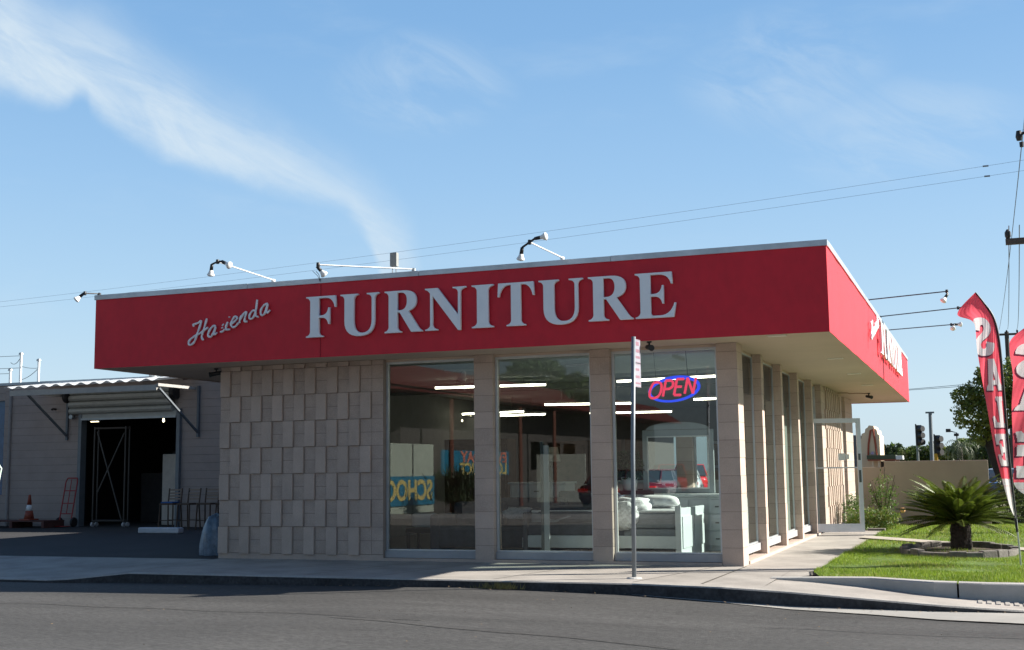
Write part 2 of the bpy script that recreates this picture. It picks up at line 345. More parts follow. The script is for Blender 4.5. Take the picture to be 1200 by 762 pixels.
for i in range(len(xs)-1):
    x0, x1 = xs[i], xs[i+1]
    ys = lambda x: [interp(x, KY)+.15, -5, -9, -13, -15.4]; cr = [0, .0, .02, .02, -.02]
    for k in range(4):
        b.quad((x0, ys(x0)[k+1], interp(x0,ZR)+cr[k+1]), (x1, ys(x1)[k+1], interp(x1,ZR)+cr[k+1]), (x1, ys(x1)[k], interp(x1,ZR)+cr[k]), (x0, ys(x0)[k], interp(x0,ZR)+cr[k]))
struct(b.build('road', ASPH, smooth=True))
b = MB(); b.box((-60, -19, -.25), (60, -15.4, 0)); struct(b.build('opposite_sidewalk', CONC))
b = MB(); b.quad((-60, -110, -.10), (60, -110, -.10), (60, -19, -.10), (-60, -19, -.10)); struct(b.build('opposite_parking_lot', mat('lot_asphalt', (.13, .125, .12), .9, .2, .7, fine=.2)))
# gutter pan
GW = [(-.9, .0), (-.8, .03), (.3, .10), (1.1, .30), (1.9, .48), (2.6, .75), (3.4, .95), (6, 1.1), (60, 1.1)]
b = MB()
gx = [x for x in xs if x >= -.8]
for x0, x1 in zip(gx[:-1], gx[1:]):
    f = lambda x, w_: (x, interp(x, KY)-w_, interp(x, ZR)+.006+.02*w_*.4)
    b.quad(f(x0, interp(x0, GW)), f(x1, interp(x1, GW)), (x1, interp(x1, KY)+.05, interp(x1, ZR)+.006), (x0, interp(x0, KY)+.05, interp(x0, ZR)+.006))
struct(b.build('gutter', GUT))
# kerb: top strip and face with its shade painted into the colour
b = MB()
for x0, x1 in zip(xs[:-1], xs[1:]):
    K = lambda x: interp(x, KY); S = lambda x: interp(x, ZS)
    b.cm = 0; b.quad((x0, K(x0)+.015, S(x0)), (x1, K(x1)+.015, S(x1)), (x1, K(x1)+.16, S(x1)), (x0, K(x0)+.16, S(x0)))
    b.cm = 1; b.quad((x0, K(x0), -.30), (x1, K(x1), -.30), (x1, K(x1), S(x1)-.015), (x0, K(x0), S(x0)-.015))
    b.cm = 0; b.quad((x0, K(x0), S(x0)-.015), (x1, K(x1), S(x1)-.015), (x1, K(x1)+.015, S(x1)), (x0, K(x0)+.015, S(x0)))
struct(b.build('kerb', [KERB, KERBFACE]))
# lawn retaining kerb line
LK = [(.62, -1.72), (1.2, -1.80), (1.8, -1.92), (2.5, -2.28), (3.0, -2.36), (3.5, -2.36), (8, -2.3), (14, -2.3)]
LZ = [(.62, .002), (1.2, .022), (1.8, .04), (14, .04)]
b = MB()
for x0, x1 in zip(xs[:-1], xs[1:]):
    K = lambda x: interp(x, KY)+.16; S = lambda x: interp(x, ZS)
    def back(x): return -.2 if x < -8.35 else (.02 if x < .4 else interp(x, LK)+.05)
    if x0 < -8.35 or x1 <= .0 or x0 >= .6:
        yb0, yb1 = back(x0 if x0 >= .6 or x0 < -8.35 else x0+1e-4), back(x1)
        if x1 <= 0 and x0 > -8.4: yb0 = yb1 = .02
        if x1 <= -8.29: yb0 = yb1 = -.2
        z0b, z1b = (0, 0) if x1 <= 0 else (S(x0), S(x1))
        if x1 < -8.35:
            b.quad((x0, K(x0), S(x0)), (x1, K(x1), S(x1)), (x1, -1.1, S(x1)*.4), (x0, -1.1, S(x0)*.4)); b.quad((x0, -1.1, S(x0)*.4), (x1, -1.1, S(x1)*.4), (x1, yb1, .0), (x0, yb0, .0))
        else:
            b.quad((x0, K(x0), S(x0)), (x1, K(x1), S(x1)), (x1, yb1, z1b), (x0, yb0, z0b))
    else:
        b.quad((x0, K(x0), S(x0)), (x1, K(x1), S(x1)), (x1, -1.70, S(x1) if x1 < .4 else -.006), (x0, -1.70, 0 if x0 < .4 else -.006))
        b.quad((x0, -1.70, 0 if x0 < .4 else -.006), (x1, -1.70, 0 if x1 < .4 else -.006), (x1, .02, 0), (x0, .02, 0))
b.quad((.7, -1.68, -.01), (1.06, -1.0, -.01), (1.06, .02, 0), (.7, .02, 0))
# side walkway
for y0, y1 in zip([.02, 2, 4, 6, 8, 10], [2, 4, 6, 8, 10, 10.3]):
    b.quad((0, y0, 0), (1.06, y0, 0), (1.06, y1, 0), (0, y1, 0))
SW = b.build('sidewalk', CONC); struct(SW)
# joints in the concrete (dark tooled grooves with real width)
b = MB()
for x in (-7.2, -5.0, -2.35, -.98 + .4, -4.0):
    b.quad((x-.006-.25, -2.60, .004), (x+.006-.25, -2.60, .004), (x+.006+.25, -.03, .004), (x-.006+.25, -.03, .004))
b.quad((-.02, -2.62, .004), (.012, -2.62, .004), (.045, -.02, .004), (.025, -.02, .004))
for x0, x1 in ((.02, 1.05),):
    b.quad((x0, -.28, .004), (x1, -.62, .004), (x1, -.60, .004), (x0, -.26, .004))
for y in (2.6, 5.2, 7.8): b.quad((.03, y, .004), (1.05, y, .004), (1.05, y+.012, .004), (.03, y+.012, .004))
b.quad((.95, -.62, .004), (1.0, -.62, .004), (1.06, -1.2, .002), (1.045, -1.2, .002))
struct(b.build('pavement_joints', mat('joint_dirt', (.10, .09, .075), .95, .3)))
# tactile ribs at the ramp
b = MB()
for k in range(14):
    x = 2.95 + k*.09; b.box((x, -2.72, interp(x, ZS)-.01), (x+.045, -2.46, interp(x, ZS)+.008), None)
struct(b.build('ramp_ribs', KERB))
# lawn kerb
b = MB(); lx = [.62, .9, 1.2, 1.5, 1.8, 2.15, 2.5, 2.74, 2.76, 3.0, 3.5, 5, 8, 14]
for x0, x1 in zip(lx[:-1], lx[1:]):
    if x0 == 2.74: continue
    F0, F1 = (x0, interp(x0, LK)), (x1, interp(x1, LK)); z0, z1 = interp(x0, LZ), interp(x1, LZ)
    b.quad((*F0, -.3), (*F1, -.3), (F1[0], F1[1]+.02, z1-.012), (F0[0], F0[1]+.02, z0-.012))
    b.quad((F0[0], F0[1]+.02, z0-.012), (F1[0], F1[1]+.02, z1-.012), (F1[0], F1[1]+.035, z1), (F0[0], F0[1]+.035, z0))
    b.quad((F0[0], F0[1]+.035, z0), (F1[0], F1[1]+.035, z1), (F1[0], F1[1]+.22, z1), (F0[0], F0[1]+.22, z0))
struct(b.build('lawn_kerb', mat('pale_kerb', (.40, .39, .37), .9, .14, 2.2, .3, 80, fine=.08)))
# lawn
lawn_poly = [(1.02, -.80), (1.2, -1.58), (1.8, -1.72), (2.5, -2.08), (3.0, -2.16), (14, -2.1), (14, 13.2), (1.3, 13.2), (.5, 13.2), (.5, 10.3), (1.04, 10.3), (1.04, 4)]
b = MB(); b.add([(x, y, -.012 if y > -.5 else .012) for x, y in lawn_poly], [tuple(range(len(lawn_poly)))])
struct(b.build('lawn', LAWNB))
PATHQ = [(.9, 7.75), (1.75, 6.75), (3.7, 4.35), (8, -.7), (8, -1.3), (3.6, 3.75), (1.65, 6.1), (.9, 6.9)]
b = MB(); b.add([(x, y, .022) for x, y in PATHQ], [tuple(range(8))[::-1]]); struct(b.build('garden_path', mat('path_concrete', (.42, .38, .32), .9, .15, 2, fine=.1)))
b = MB(); b.add([(x, y, .02) for x, y in ((-60, -.2), (-8.33, -.2), (-8.33, 30), (-60, 30))], [(0, 1, 2, 3)]); 
for v in range(4): b.v[v] = (b.v[v][0], b.v[v][1], -.004)
struct(b.build('yard_paving', YARD))
b = MB(); b.quad((8, -2.1, -.02), (60, -2.1, -.02), (60, 60, -.02), (8, 60, -.02)); b.quad((-8, 20, -.05), (60, 13.5, -.05), (60, 60, -.05), (-8, 60, -.05)); struct(b.build('neighbour_ground', mat('dry_grass_ground', (.12, .12, .05), .95, .3, 1)))

# small litter and leaves along the gutter and joints
g = np.random.default_rng(12); V = []
for k in range(170):
    x = g.uniform(-5, 4.2); y = interp(x, KY)-abs(g.normal(0, .10))-.02; z = interp(x, ZR)+.014+.002*k/170; r_ = g.uniform(.006, .022); a = g.uniform(0, 6.28)
    if g.random() < .3: x, y = g.uniform(-7, 4), g.uniform(-9, -3.4); z = interp(x, ZR)+.03; r_ *= .7
    V += [(x+r_*math.cos(a), y+r_*math.sin(a), z), (x+r_*math.cos(a+2.2), y+r_*math.sin(a+2.2), z+.006), (x+r_*math.cos(a+4), y+r_*math.sin(a+4), z)]
stuff(tri_mesh('leaf_litter', V, np.arange(len(V)).reshape(-1, 3), mat('litter', (.20, .14, .08), .9, .5, 30)), 'small dry leaves and grit scattered along the gutter', 'leaf litter')
# worn patch and repaired seams in the asphalt
b = MB()
for (x0, y0, x1, y1, w_) in ((-2.9, -6.0, 6, -7.6, .03), (-9, -5.2, -2, -5.9, .025), (1, -4.9, 9, -5.6, .02)):
    n_ = 14; pts_ = [(x0+(x1-x0)*i/n_, y0+(y1-y0)*i/n_+.05*math.sin(i*1.9)) for i in range(n_+1)]
    for (a, c) in zip(pts_[:-1], pts_[1:]): b.quad((a[0], a[1]-w_/2, interp(a[0], ZR)+.028), (c[0], c[1]-w_/2, interp(c[0], ZR)+.028), (c[0], c[1]+w_/2, interp(c[0], ZR)+.028), (a[0], a[1]+w_/2, interp(a[0], ZR)+.028))
struct(b.build('asphalt_seams', mat('seam_tar', (.045, .043, .042), .8, .3, 3)))

# grass blades
def inside(px, py, poly):
    r = np.zeros(len(px), bool); n = len(poly)
    for i in range(n):
        x0, y0 = poly[i]; x1, y1 = poly[(i+1) % n]
        c = ((y0 > py) != (y1 > py)) & (px < (x1-x0)*(py-y0)/(y1-y0+1e-12)+x0); r ^= c
    return r
def blades(n, x0, x1, y0, y1, h):
    px = rng.uniform(x0, x1, n); py = rng.uniform(y0, y1, n)
    k = inside(px, py, [(a*1.0, b_) for a, b_ in lawn_poly]) & ~inside(px, py, PATHQ); px, py = px[k], py[k]
    n = len(px); a = rng.uniform(0, 6.28, n); hh = h*rng.uniform(.5, 1.25, n); wd = rng.uniform(.002, .0045, n)*(1+.03*(py+3))
    lean = rng.uniform(0, .6, n)*hh; la = rng.uniform(0, 6.28, n); z = np.where(py > -.5, -.012, .012)
    patch = .8+.35*np.sin(px*3.1+py*1.7)*np.sin(px*1.3-py*2.3); hh = hh*patch
    V = np.empty((n*3, 3)); V[0::3] = np.c_[px-np.cos(a)*wd, py-np.sin(a)*wd, z]; V[1::3] = np.c_[px+np.cos(a)*wd, py+np.sin(a)*wd, z]
    V[2::3] = np.c_[px+np.cos(la)*lean, py+np.sin(la)*lean, z+hh]
    return V
V = np.vstack([blades(110000, 1.0, 5.2, -2.2, 3, .055), blades(60000, .9, 6.5, 3, 13.2, .06)])
gp_ = V[0::3]; dry = (np.sin(gp_[:, 0]*2.1+gp_[:, 1]*.9)*np.sin(gp_[:, 1]*1.7-gp_[:, 0]) > .35)*.22+.05
gmi = np.where(rng.random(len(gp_)) < dry, 1, np.where(rng.random(len(gp_)) < .3, 2, 0))
stuff(tri_mesh('grass', V, np.arange(len(V)).reshape(-1, 3), [GRASSM, mat('dry_blade', (.34, .31, .10), .7, .2, trans=.3), mat('dark_blade', (.10, .20, .02), .6, .2, trans=.3)], None, gmi), 'short bright green lawn beside the walkway', 'grass')

# ------------------------------------------------------------------ the furniture store
H = 3.0385; HT = 4.2158; XR, YF, XL, YB = 1.35, -.8573, -10.157, 17.55; CO = .243
store = root('furniture_store', 'single storey furniture store with deep red fascia, white lettering and beige block pillars', 'shop building')
def masonry(name, x0, x1, y0, y1, z1=H, z0=0.0, mat_=BLOCK, courses=CO):
    b = MB(); g = .005
    b.cm = 1; b.box((x0+g, y0+g, z0), (x1-g, y1-g, z1-.001))
    b.cm = 0; z = z0
    while z < z1-.02:
        zt = min(z+courses, z1-.002); j = random.uniform(-.0015, .0015)
        b.cm = random.choice((0, 0, 2, 3)); b.box((x0+j, y0+j, z+.003 if z > z0 else z), (x1+j, y1+j, zt-.003)); z += courses
    return b.build(name, [mat_, JOINT, BLOCK2, BLOCK3], store)
def pillar(x0, x1, y0, y1): return masonry('pillar', x0, x1, y0, y1)
pillar(-.285, 0, 0, .40); pillar(-2.115, -1.825, 0, .30); pillar(-3.915, -3.62, 0, .30)
S = 1.9638
for k in range(1, 5): pillar(-.27, 0, k*S, k*S+.20)
# relief wall: front
def relief(name, n, u0, pitch, P, rows=7, zb=.09, rh=.41, parity0=0):
    b = MB()
    def bx(u_0, u_1, d0, d1, z0, z1): # d outward
        a = P(u_0, d0, z0); c = P(u_1, d1, z1); b.box([min(a[i], c[i]) for i in range(3)], [max(a[i], c[i]) for i in range(3)])
    b.cm = 1; bx(u0, u0+n*pitch, -.2, -.006, 0, H-.001)
    b.cm = 0; bx(u0, u0+n*pitch, -.006, .004, 0, zb-.006)
    for r in range(rows+1):
        z0 = zb + r*rh; z1 = min(z0+rh, H-.002)
        for c in range(n):
            a0, a1 = u0+c*pitch, u0+(c+1)*pitch; b.cm = random.choice((0, 0, 3, 3))
            if (c + r + parity0) % 2 == 0 and c < n-(1 if n == 15 else 0):
                j = random.uniform(-.004, .004); bx(a0+.010, a1-.010, -.006, .034+j, z0+.006 if r else z0-.01, z1-.005)
            else:
                b.cm = 2; zm = z0+rh*.5  # recessed blocks take the darker colour to deepen their shade
                if zm < z1-.03:
                    bx(a0+.003, a1-.003, -.006, 0, z0+.004, zm-.004); bx(a0+.003, a1-.003, -.006, 0, zm+.004, z1-.004)
                else: bx(a0+.003, a1-.003, -.006, 0, z0+.004, z1-.004)
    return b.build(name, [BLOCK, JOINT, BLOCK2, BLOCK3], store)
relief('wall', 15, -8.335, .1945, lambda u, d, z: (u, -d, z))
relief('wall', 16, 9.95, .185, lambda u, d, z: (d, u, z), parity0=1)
# other walls
masonry('wall', -8.335, -8.14, .205, 16.0); masonry('wall', -.2, 0, 9.42, 9.945); masonry('wall', -.2, -.012, 12.915, 13.6); masonry('wall', -.2, 0, 14.25, 16.0)
masonry('wall', -8.13, -.205, 15.8, 16.0)
# interior linings
INW = mat('interior_wall', (.20, .20, .195), .9, .08); INF = mat('interior_floor', (.11, .10, .09), .5, .15, 1.5); INC = mat('interior_ceiling', (.50, .56, .57), .9, .05)
b = MB(); b.box((-8.13, .21, .0), (-.26, 15.79, .03)); b.build('floor', INF, store)
b = MB(); b.box((-8.13, .33, 2.985), (-.26, 15.79, 3.03)); b.build('ceiling', INC, store)
b = MB(); b.box((-8.13, 15.7, .03), (-.26, 15.79, 2.98)); b.box((-8.13, .21, .03), (-8.05, 15.7, 2.98)); b.box((-8.05, .21, .03), (-5.45, .27, 2.98)); b.build('interior_lining', INW, store)
for y in (5.2,): MB().box((-8.0, y, 2.86), (-.35, y+.3, 2.985)).build('ceiling_beam', mat('beam_grey', (.16, .18, .18), .8, .08), store)
# plinths
b = MB(); b.box((-5.42, -.008, 0), (-.29, .33, .040)); b.box((-.27, .40, 0), (.018, 4*S+.21, .045)); b.box((-.2, 8.06, 0), (0.01, 8.45, .03)); b.build('plinth', BLOCK, store)
# windows
def window(x0, x1, z0, z1, P, depth=.05, frame=.035, mat_=ALU, sill=True, gl=None):
    fr = MB()
    def bx(mb, a0, a1, d0, d1, zz0, zz1): 
        a = P(a0, d0, zz0); c = P(a1, d1, zz1); mb.box([min(a[i], c[i]) for i in range(3)], [max(a[i], c[i]) for i in range(3)])
    o = MB(); bx(o, x0, x0+frame, 0, depth, z0, z1); bx(o, x1-frame, x1, 0, depth, z0, z1); bx(o, x0+frame, x1-frame, 0, depth, z1-frame, z1); bx(o, x0+frame, x1-frame, 0, depth, z0, z0+.02)
    f = o.build('window', mat_, store)
    p = MB(); yy = depth*.5; p.quad(P(x0+.01, yy, z0+.01), P(x1-.01, yy, z0+.01), P(x1-.01, yy, z1-.01), P(x0+.01, yy, z1-.01)); p.build('pane', gl or GLASS, f)
    if sill:
        s = MB(); bx(s, x0, x1, -.035, depth+.06, z0-.105, z0-.002); s.build('sill', mat('sill_white', (.36, .36, .37), .6, .1, 3), f)
    return f
PF = lambda u, d, z: (u, .10+d, z)
window(-5.415, -3.92, .150, 3.0, PF); window(-3.615, -2.12, .150, 3.0, PF); window(-1.82, -.29, .150, 3.0, PF)
PS = lambda u, d, z: (-.125-d, u, z)
for k in range(4):
    window((k*S+.405) if k == 0 else k*S+.205, (k+1)*S-.005, .21, 3.0, PS, .03, .018, gl=GLASS_SIDE)
TP = mat('dark_transom', (.035, .035, .04), .35, .1)
for k in range(4):
    MB().box((-.20, (k*S+.43) if k == 0 else k*S+.23, 2.43), (-.18, (k+1)*S-.03, 2.975)).build('transom_panel', TP, store)
    if k > 1: MB().box((-.215, k*S+.25, .22), (-.20, (k+1)*S-.05, 2.425)).build('window_blind', mat('blind_grey_green', (.20, .225, .21), .85, .06, 2), store)
b = MB(); b.box((-5.42, .10, 3.001), (-.29, .30, 3.036)); b.build('window_head', SOFFIT, store)
b = MB(); b.box((-.24, .4, 3.001), (-.14, 9.42, 3.036)); b.build('window_head', SOFFIT, store)
window(13.62, 14.23, .2, 3.0, PS); window(8.07, 8.44, .12, 3.0, PS, sill=False)
b = MB(); b.box((-.23, 8.45, 2.34), (-.15, 9.41, 2.42)); b.box((-.23, 8.445, 0), (-.12, 8.49, 3.0)); b.box((-.23, 9.375, 0), (-.12, 9.415, 3.0)); dfr = b.build('door_frame', ALU, store)
b = MB(); b.quad((-.19, 8.49, 2.42), (-.19, 9.37, 2.42), (-.19, 9.37, 3.0), (-.19, 8.49, 3.0)); b.build('transom_pane', GLASS, store)
# open glass door leaf
dm = Matrix.Translation((-.10, 8.47, .035)) @ Matrix.Rotation(math.atan2(.36, .93), 4, 'Z')
b = MB(); W_ = .99; HH = 2.26
for a, c in (((0, 0, 0), (.055, .045, HH)), ((W_-.085, 0, 0), (W_, .045, HH)), ((.055, 0, HH-.09), (W_-.085, .045, HH)), ((.055, 0, 0), (W_-.085, .045, .16)), ((.055, .01, 1.26), (W_-.085, .03, 1.285))): b.box(a, c, dm)
door = b.build('door', mat('door_aluminium', (.66, .69, .74), .5, .06, metal=.2), store)
b = MB(); b.add([dm @ Vector(p) for p in ((.05, .022, .15), (W_-.08, .022, .15), (W_-.08, .022, HH-.08), (.05, .022, HH-.08))], [(0, 1, 2, 3)]); b.build('pane', GLASS_DOOR, door)
b = MB(); b.box((W_-.07, -.03, .98), (W_-.03, -.002, 1.22), dm); b.build('handle', ALUDARK, door)
b = MB(); b.box((W_-.07, -.012, 1.42), (W_-.025, -.002, 1.55), dm); b.build('lock', ALUDARK, door)
b = MB(); b.box((.52, .012, 1.42), (.66, .019, 1.56), dm); b.box((.67, .012, 1.44), (.74, .019, 1.54), dm); b.build('notice', WHITE, door)
# roof slab, soffit, fascia, coping
b = MB(); b.box((XL+.06, YF+.06, H), (XR-.06, YB-.06, H+.04)); b.build('soffit', SOFFIT, store)
b = MB(); b.box((XL+.08, YF+.08, 3.95), (XR-.08, YB-.08, 4.0)); b.build('roof', mat('roof_felt', (.35, .35, .34), .9, .1), store)
b = MB(); ZB = H-.012; ZT = HT-.07
def fascia_strip(p0, p1, nrm, n):     # slightly uneven stucco sheet
    p0, p1 = Vector(p0), Vector(p1); nv = Vector(nrm)
    for i in range(n):
        a, c = p0.lerp(p1, i/n), p0.lerp(p1, (i+1)/n)
        w0 = .004*math.sin(i*2.3); w1 = .004*math.sin((i+1)*2.3)
        if i == 0: w0 = 0
        if i == n-1: w1 = 0
        b.quad((a.x+nv.x*w0, a.y+nv.y*w0, ZB), (c.x+nv.x*w1, c.y+nv.y*w1, ZB), (c.x+nv.x*w1, c.y+nv.y*w1, ZT), (a.x+nv.x*w0, a.y+nv.y*w0, ZT))
fascia_strip((XL, YF, 0), (XR, YF, 0), (0, -1, 0), 24); fascia_strip((XR, YF, 0), (XR, YB, 0), (1, 0, 0), 30); fascia_strip((XR, YB, 0), (XL, YB, 0), (0, 1, 0), 8); fascia_strip((XL, YB, 0), (XL, YF, 0), (-1, 0, 0), 8)
b.cm = 1
for (a, c) in (((XL+.005, YF+.005), (XR-.005, YF+.07)), ((XR-.07, YF+.07), (XR-.005, YB-.005)), ((XL+.005, YF+.07), (XL+.07, YB-.005))):
    b.box((a[0], a[1], ZB), (c[0], c[1], ZT))
b.build('fascia', [RED, SOFFIT], store)
b = MB(); t = .02
for i in range(4):
    x0 = XL-t+i*(XR-XL+2*t)/4; b.box((x0+.003, YF-t, ZT-.006+random.uniform(-.003, .003)), (x0+(XR-XL+2*t)/4-.003, YF+.10, HT+random.uniform(-.004, .004)))
for i in range(5):
    y0 = YF+.10+i*(YB-YF-.1)/5; b.box((XR-.10, y0+.003, ZT-.006), (XR+t, y0+(YB-YF-.1)/5-.003, HT+random.uniform(-.004, .004))); b.box((XL-t, y0+.003, ZT-.006), (XL+.10, y0+(YB-YF-.1)/5-.003, HT))
b.box((XL+.1, YB-.1, ZT), (XR-.1, YB+t, HT)); b.build('coping', COPING, store)
MB().box((-6.024, YF-.009, ZB+.002), (-6.018, YF-.004, ZT-.012)).build('fascia_seam', mat('seam_red', (.30, .012, .03), .8, .1), store)
# soffit lights, camera, conduit
for (x, y) in ((.65, -.62), (.98, 3.2), (.95, 6.6), (.9, 10.0)):
    b = MB(); b.box((x-.12, y-.06, H-.014), (x+.12, y+.06, H-.001)); b.build('soffit_light', mat('soffit_lens', (.70, .68, .60), .4, .03), store)
def cctv(x, y, rz=0):
    c = root('security_camera', 'x', 'camera', (x, y, H-.002), rz); bb = MB(); bb.lathe([(.035, 0), (.035, -.02), (.014, -.025), (.014, -.07)], n=12); 
    bb.build('mount', BLACK, c); bb = MB(); bb.tube([(-.09, 0, -.07), (.09, 0, -.10)], [.032, .036], 12); bb.tube([(.09, 0, -.10), (.11, 0, -.103)], [.040, .042], 12); bb.build('housing', BLACK, c); return c
c1 = cctv(-1.05, -.70, R(-60)); c1['label'] = 'black security camera under the soffit above the open sign window'
c2 = cctv(.68, 13.0, R(-50)); c2['label'] = 'black security camera under the far end of the side soffit'
c3 = cctv(-8.50, .1, R(200)); c3['label'] = 'black security camera tucked beside the left end of the block wall'
b = MB(); b.tube([(-.1, 12.3, H-.012), (.25, 12.5, H-.012), (.30, 12.55, H-.03), (.42, 12.7, H-.012), (.66, 13.0, H-.012)], .008, 6); b.build('conduit', mat('brown_cable', (.2, .12, .07), .7), store)

# sign letters: front
MF = Matrix.Translation((0, YF-.045, 0)) @ Matrix.Rotation(R(90), 4, 'X')
cols = [[-6.241,-5.721],[-5.664,-5.015],[-4.937,-4.321],[-4.289,-3.635],[-3.562,-3.218],[-3.169,-2.606],[-2.556,-1.899],[-1.838,-1.195],[-1.177,-.604]]
for ch, (a, c) in zip('FURNITURE', cols): glyph_obj('sign_letter', ch, a, c, 3.315, 3.94, .045, MF, LETTER, store)
SCR = [[[-8.239,3.601],[-8.246,3.635],[-8.208,3.642],[-8.154,3.657],[-8.103,3.681],[-8.129,3.595],[-8.171,3.491],[-8.211,3.387],[-8.256,3.333],[-8.308,3.318],[-8.331,3.35],[-8.301,3.402],[-8.22,3.451],[-8.127,3.489],[-7.98,3.574]],
[[-8.002,3.715],[-8.028,3.63],[-8.057,3.538],[-8.091,3.44],[-8.062,3.379]],
[[-7.841,3.593],[-7.887,3.589],[-7.94,3.539],[-7.978,3.461],[-7.938,3.423],[-7.885,3.47],[-7.84,3.58],[-7.865,3.488],[-7.853,3.459],[-7.815,3.486]],
[[-7.694,3.614],[-7.721,3.587]],[[-7.732,3.55],[-7.709,3.56]],[[-7.754,3.491],[-7.715,3.497],[-7.674,3.529]],
[[-7.607,3.71],[-7.588,3.717]],[[-7.621,3.641],[-7.653,3.563],[-7.643,3.523],[-7.582,3.524]],
[[-7.559,3.604],[-7.495,3.643],[-7.453,3.691],[-7.489,3.719],[-7.534,3.675],[-7.566,3.605],[-7.536,3.557],[-7.486,3.561],[-7.43,3.613]],
[[-7.382,3.726],[-7.401,3.668],[-7.415,3.612]],[[-7.407,3.649],[-7.344,3.744],[-7.291,3.776],[-7.316,3.683],[-7.319,3.628],[-7.278,3.631]],
[[-7.125,3.783],[-7.178,3.787],[-7.23,3.731],[-7.237,3.681],[-7.206,3.664],[-7.161,3.694],[-7.121,3.803],[-7.102,3.953]],[[-7.121,3.803],[-7.127,3.712],[-7.078,3.688]],
[[-6.916,3.885],[-6.975,3.862],[-7.027,3.804],[-7.037,3.735],[-7.003,3.708],[-6.959,3.748],[-6.916,3.882],[-6.934,3.779],[-6.918,3.741],[-6.877,3.778]]]
LETTERS = [(0, 1), (2,), (3, 4, 5), (6, 7), (8,), (9, 10), (11, 12), (13,)]
def script(P, k=1.0, full=False):
    for grp in LETTERS:
        b = MB()
        strokes = [SCR[i] for i in grp]
        if full and grp == (3, 4, 5): strokes = [[[-7.67, 3.60], [-7.71, 3.62], [-7.755, 3.56], [-7.765, 3.50], [-7.72, 3.49], [-7.65, 3.53]]]
        for s in strokes:
            pts = smooth_line([(p[0], p[1]) for p in s]); n = len(pts)
            rad = [(.0155 if len(s) > 2 else .012)*(.8+.35*abs(math.sin(i*.55))) for i in range(n)]
            bb = MB(); bb.tube([(x, 0, z) for x, z in pts], rad, 8)
            b.add([P(v[0], v[1], v[2]) for v in bb.v], bb.f)
        b.build('sign_letter', LETTER, store)
script(lambda x, d, z: (x, YF-.04+d*1.2, z))
# side fascia lettering (reads away from the street)
MS = Matrix.Translation((XR+.06, 0, 0)) @ Matrix.Rotation(R(90), 4, 'Z') @ Matrix.Rotation(R(90), 4, 'X')
k = 6.3/5.637
for ch, (a, c) in zip('FURNITURE', cols): glyph_obj('sign_letter', ch, 7.1+(a+6.241)*k, 7.1+(c+6.241)*k, 3.42, 4.04, .05, MS, LETTER, store)
script(lambda x, d, z: (XR+.05-d, 5.05+(x+8.33)*1.25, 3.50+(z-3.318)*.95), full=True)

# ------------------------------------------------------------------ roof floodlights
def bulb_lamp(parent, p, d, s=1.):
    d = Vector(d).normalized(); b = MB(); b.lathe([(.03*s, 0), (.034*s, .05*s), (.036*s, .12*s)], p, 12, d); o = b.build('socket', BLACK, parent, True)
    b = MB(); b.lathe([(.036*s, 0), (.048*s, .04*s), (.075*s, .09*s), (.078*s, .105*s), (.05*s, .125*s), (.01*s, .132*s)], Vector(p)+d*.12*s, 14, d); b.build('bulb', BULB, parent, True)
def flood(label, base, tip, heads, mat_=WHITE, r=.010, grp='gooseneck floodlights along the roof edge', bs=.70):
    t = root('floodlight', label, 'floodlight', base, group=grp); B = Vector(base); T = Vector(tip)-B
    b = MB(); b.tube([(0, 0, -.10), (0, 0, .0), T*.02+Vector((0, 0, .012)), T], r, 8); b.lathe([(.03, -.012), (.03, .02), (.012, .03)], (0, 0, 0), 10); b.build('arm', mat_, t)
    b = MB(); b.lathe([(.022, -.03), (.026, 0), (.022, .03)], T, 10, Vector((0, 0, 1))); b.build('junction_box', BLACK, t)
    for (off, d) in heads: 
        b = MB(); b.tube([T, T+Vector(off)], .014, 6); b.build('elbow', BLACK, t); bulb_lamp(t, T+Vector(off), d, bs)
    return t
flood('white armed floodlight with two bulbs above the script lettering', (-6.86, YF+.02, 4.235), (-6.86, -2.3, 4.30), [((-.13, .05, -.02), (-.25, .2, -1)), ((.07, 0, .0), (.9, -.1, -.45))])
flood('floodlight on a long level arm pointing left above the large U', (-4.50, YF+.02, 4.235), (-5.30, -2.2, 4.16), [((-.02, 0, -.02), (.45, .3, -.6))], STEEL)
flood('white armed floodlight with two bulbs above the letter T', (-2.22, YF+.02, 4.235), (-2.17, -2.3, 4.21), [((-.12, .05, -.05), (-.25, .2, -1)), ((.07, 0, .04), (1, -.1, .1))])
flood('single bulb floodlight off the left roof corner', (XL+.02, YF+.05, 4.235), (XL-.02, -1.1, 4.22), [((-.02, 0, 0), (-.7, -.5, -.8))], BLACK)
SL = mat('dark_conduit', (.10, .12, .16), .5, .1)
flood('side floodlight nearest the street, dark arm over the lawn', (XR-.02, 5.63, 4.25), (2.66, 5.63, 4.33), [((.01, -.02, -.05), (-.5, -.4, -.8))], SL, .011, 'floodlight arms over the side lawn', .72)
flood('middle side floodlight, dark arm over the lawn', (XR-.02, 8.42, 4.27), (2.80, 8.42, 4.37), [((.05, -.02, 0), (.2, -.5, -.5))], SL, .011, 'floodlight arms over the side lawn', .72)
flood('side floodlight farthest from the street, dark arm over the lawn', (XR-.02, 10.8, 4.25), (2.62, 10.8, 4.31), [((.05, -.02, 0), (-.1, -.6, -.5)), ((.04, 0, .0), (1, .2, 0))], SL, .011, 'floodlight arms over the side lawn', .72)
t = root('junction_box', 'small grey box on two thin legs standing on the roof edge', 'roof box', (-5.03, -.4, 4.2))
b = MB(); b.bevbox((-.055, -.04, .19), (.055, .04, .40), .006); b.build('box', mat('box_grey', (.25, .26, .25), .6), t)
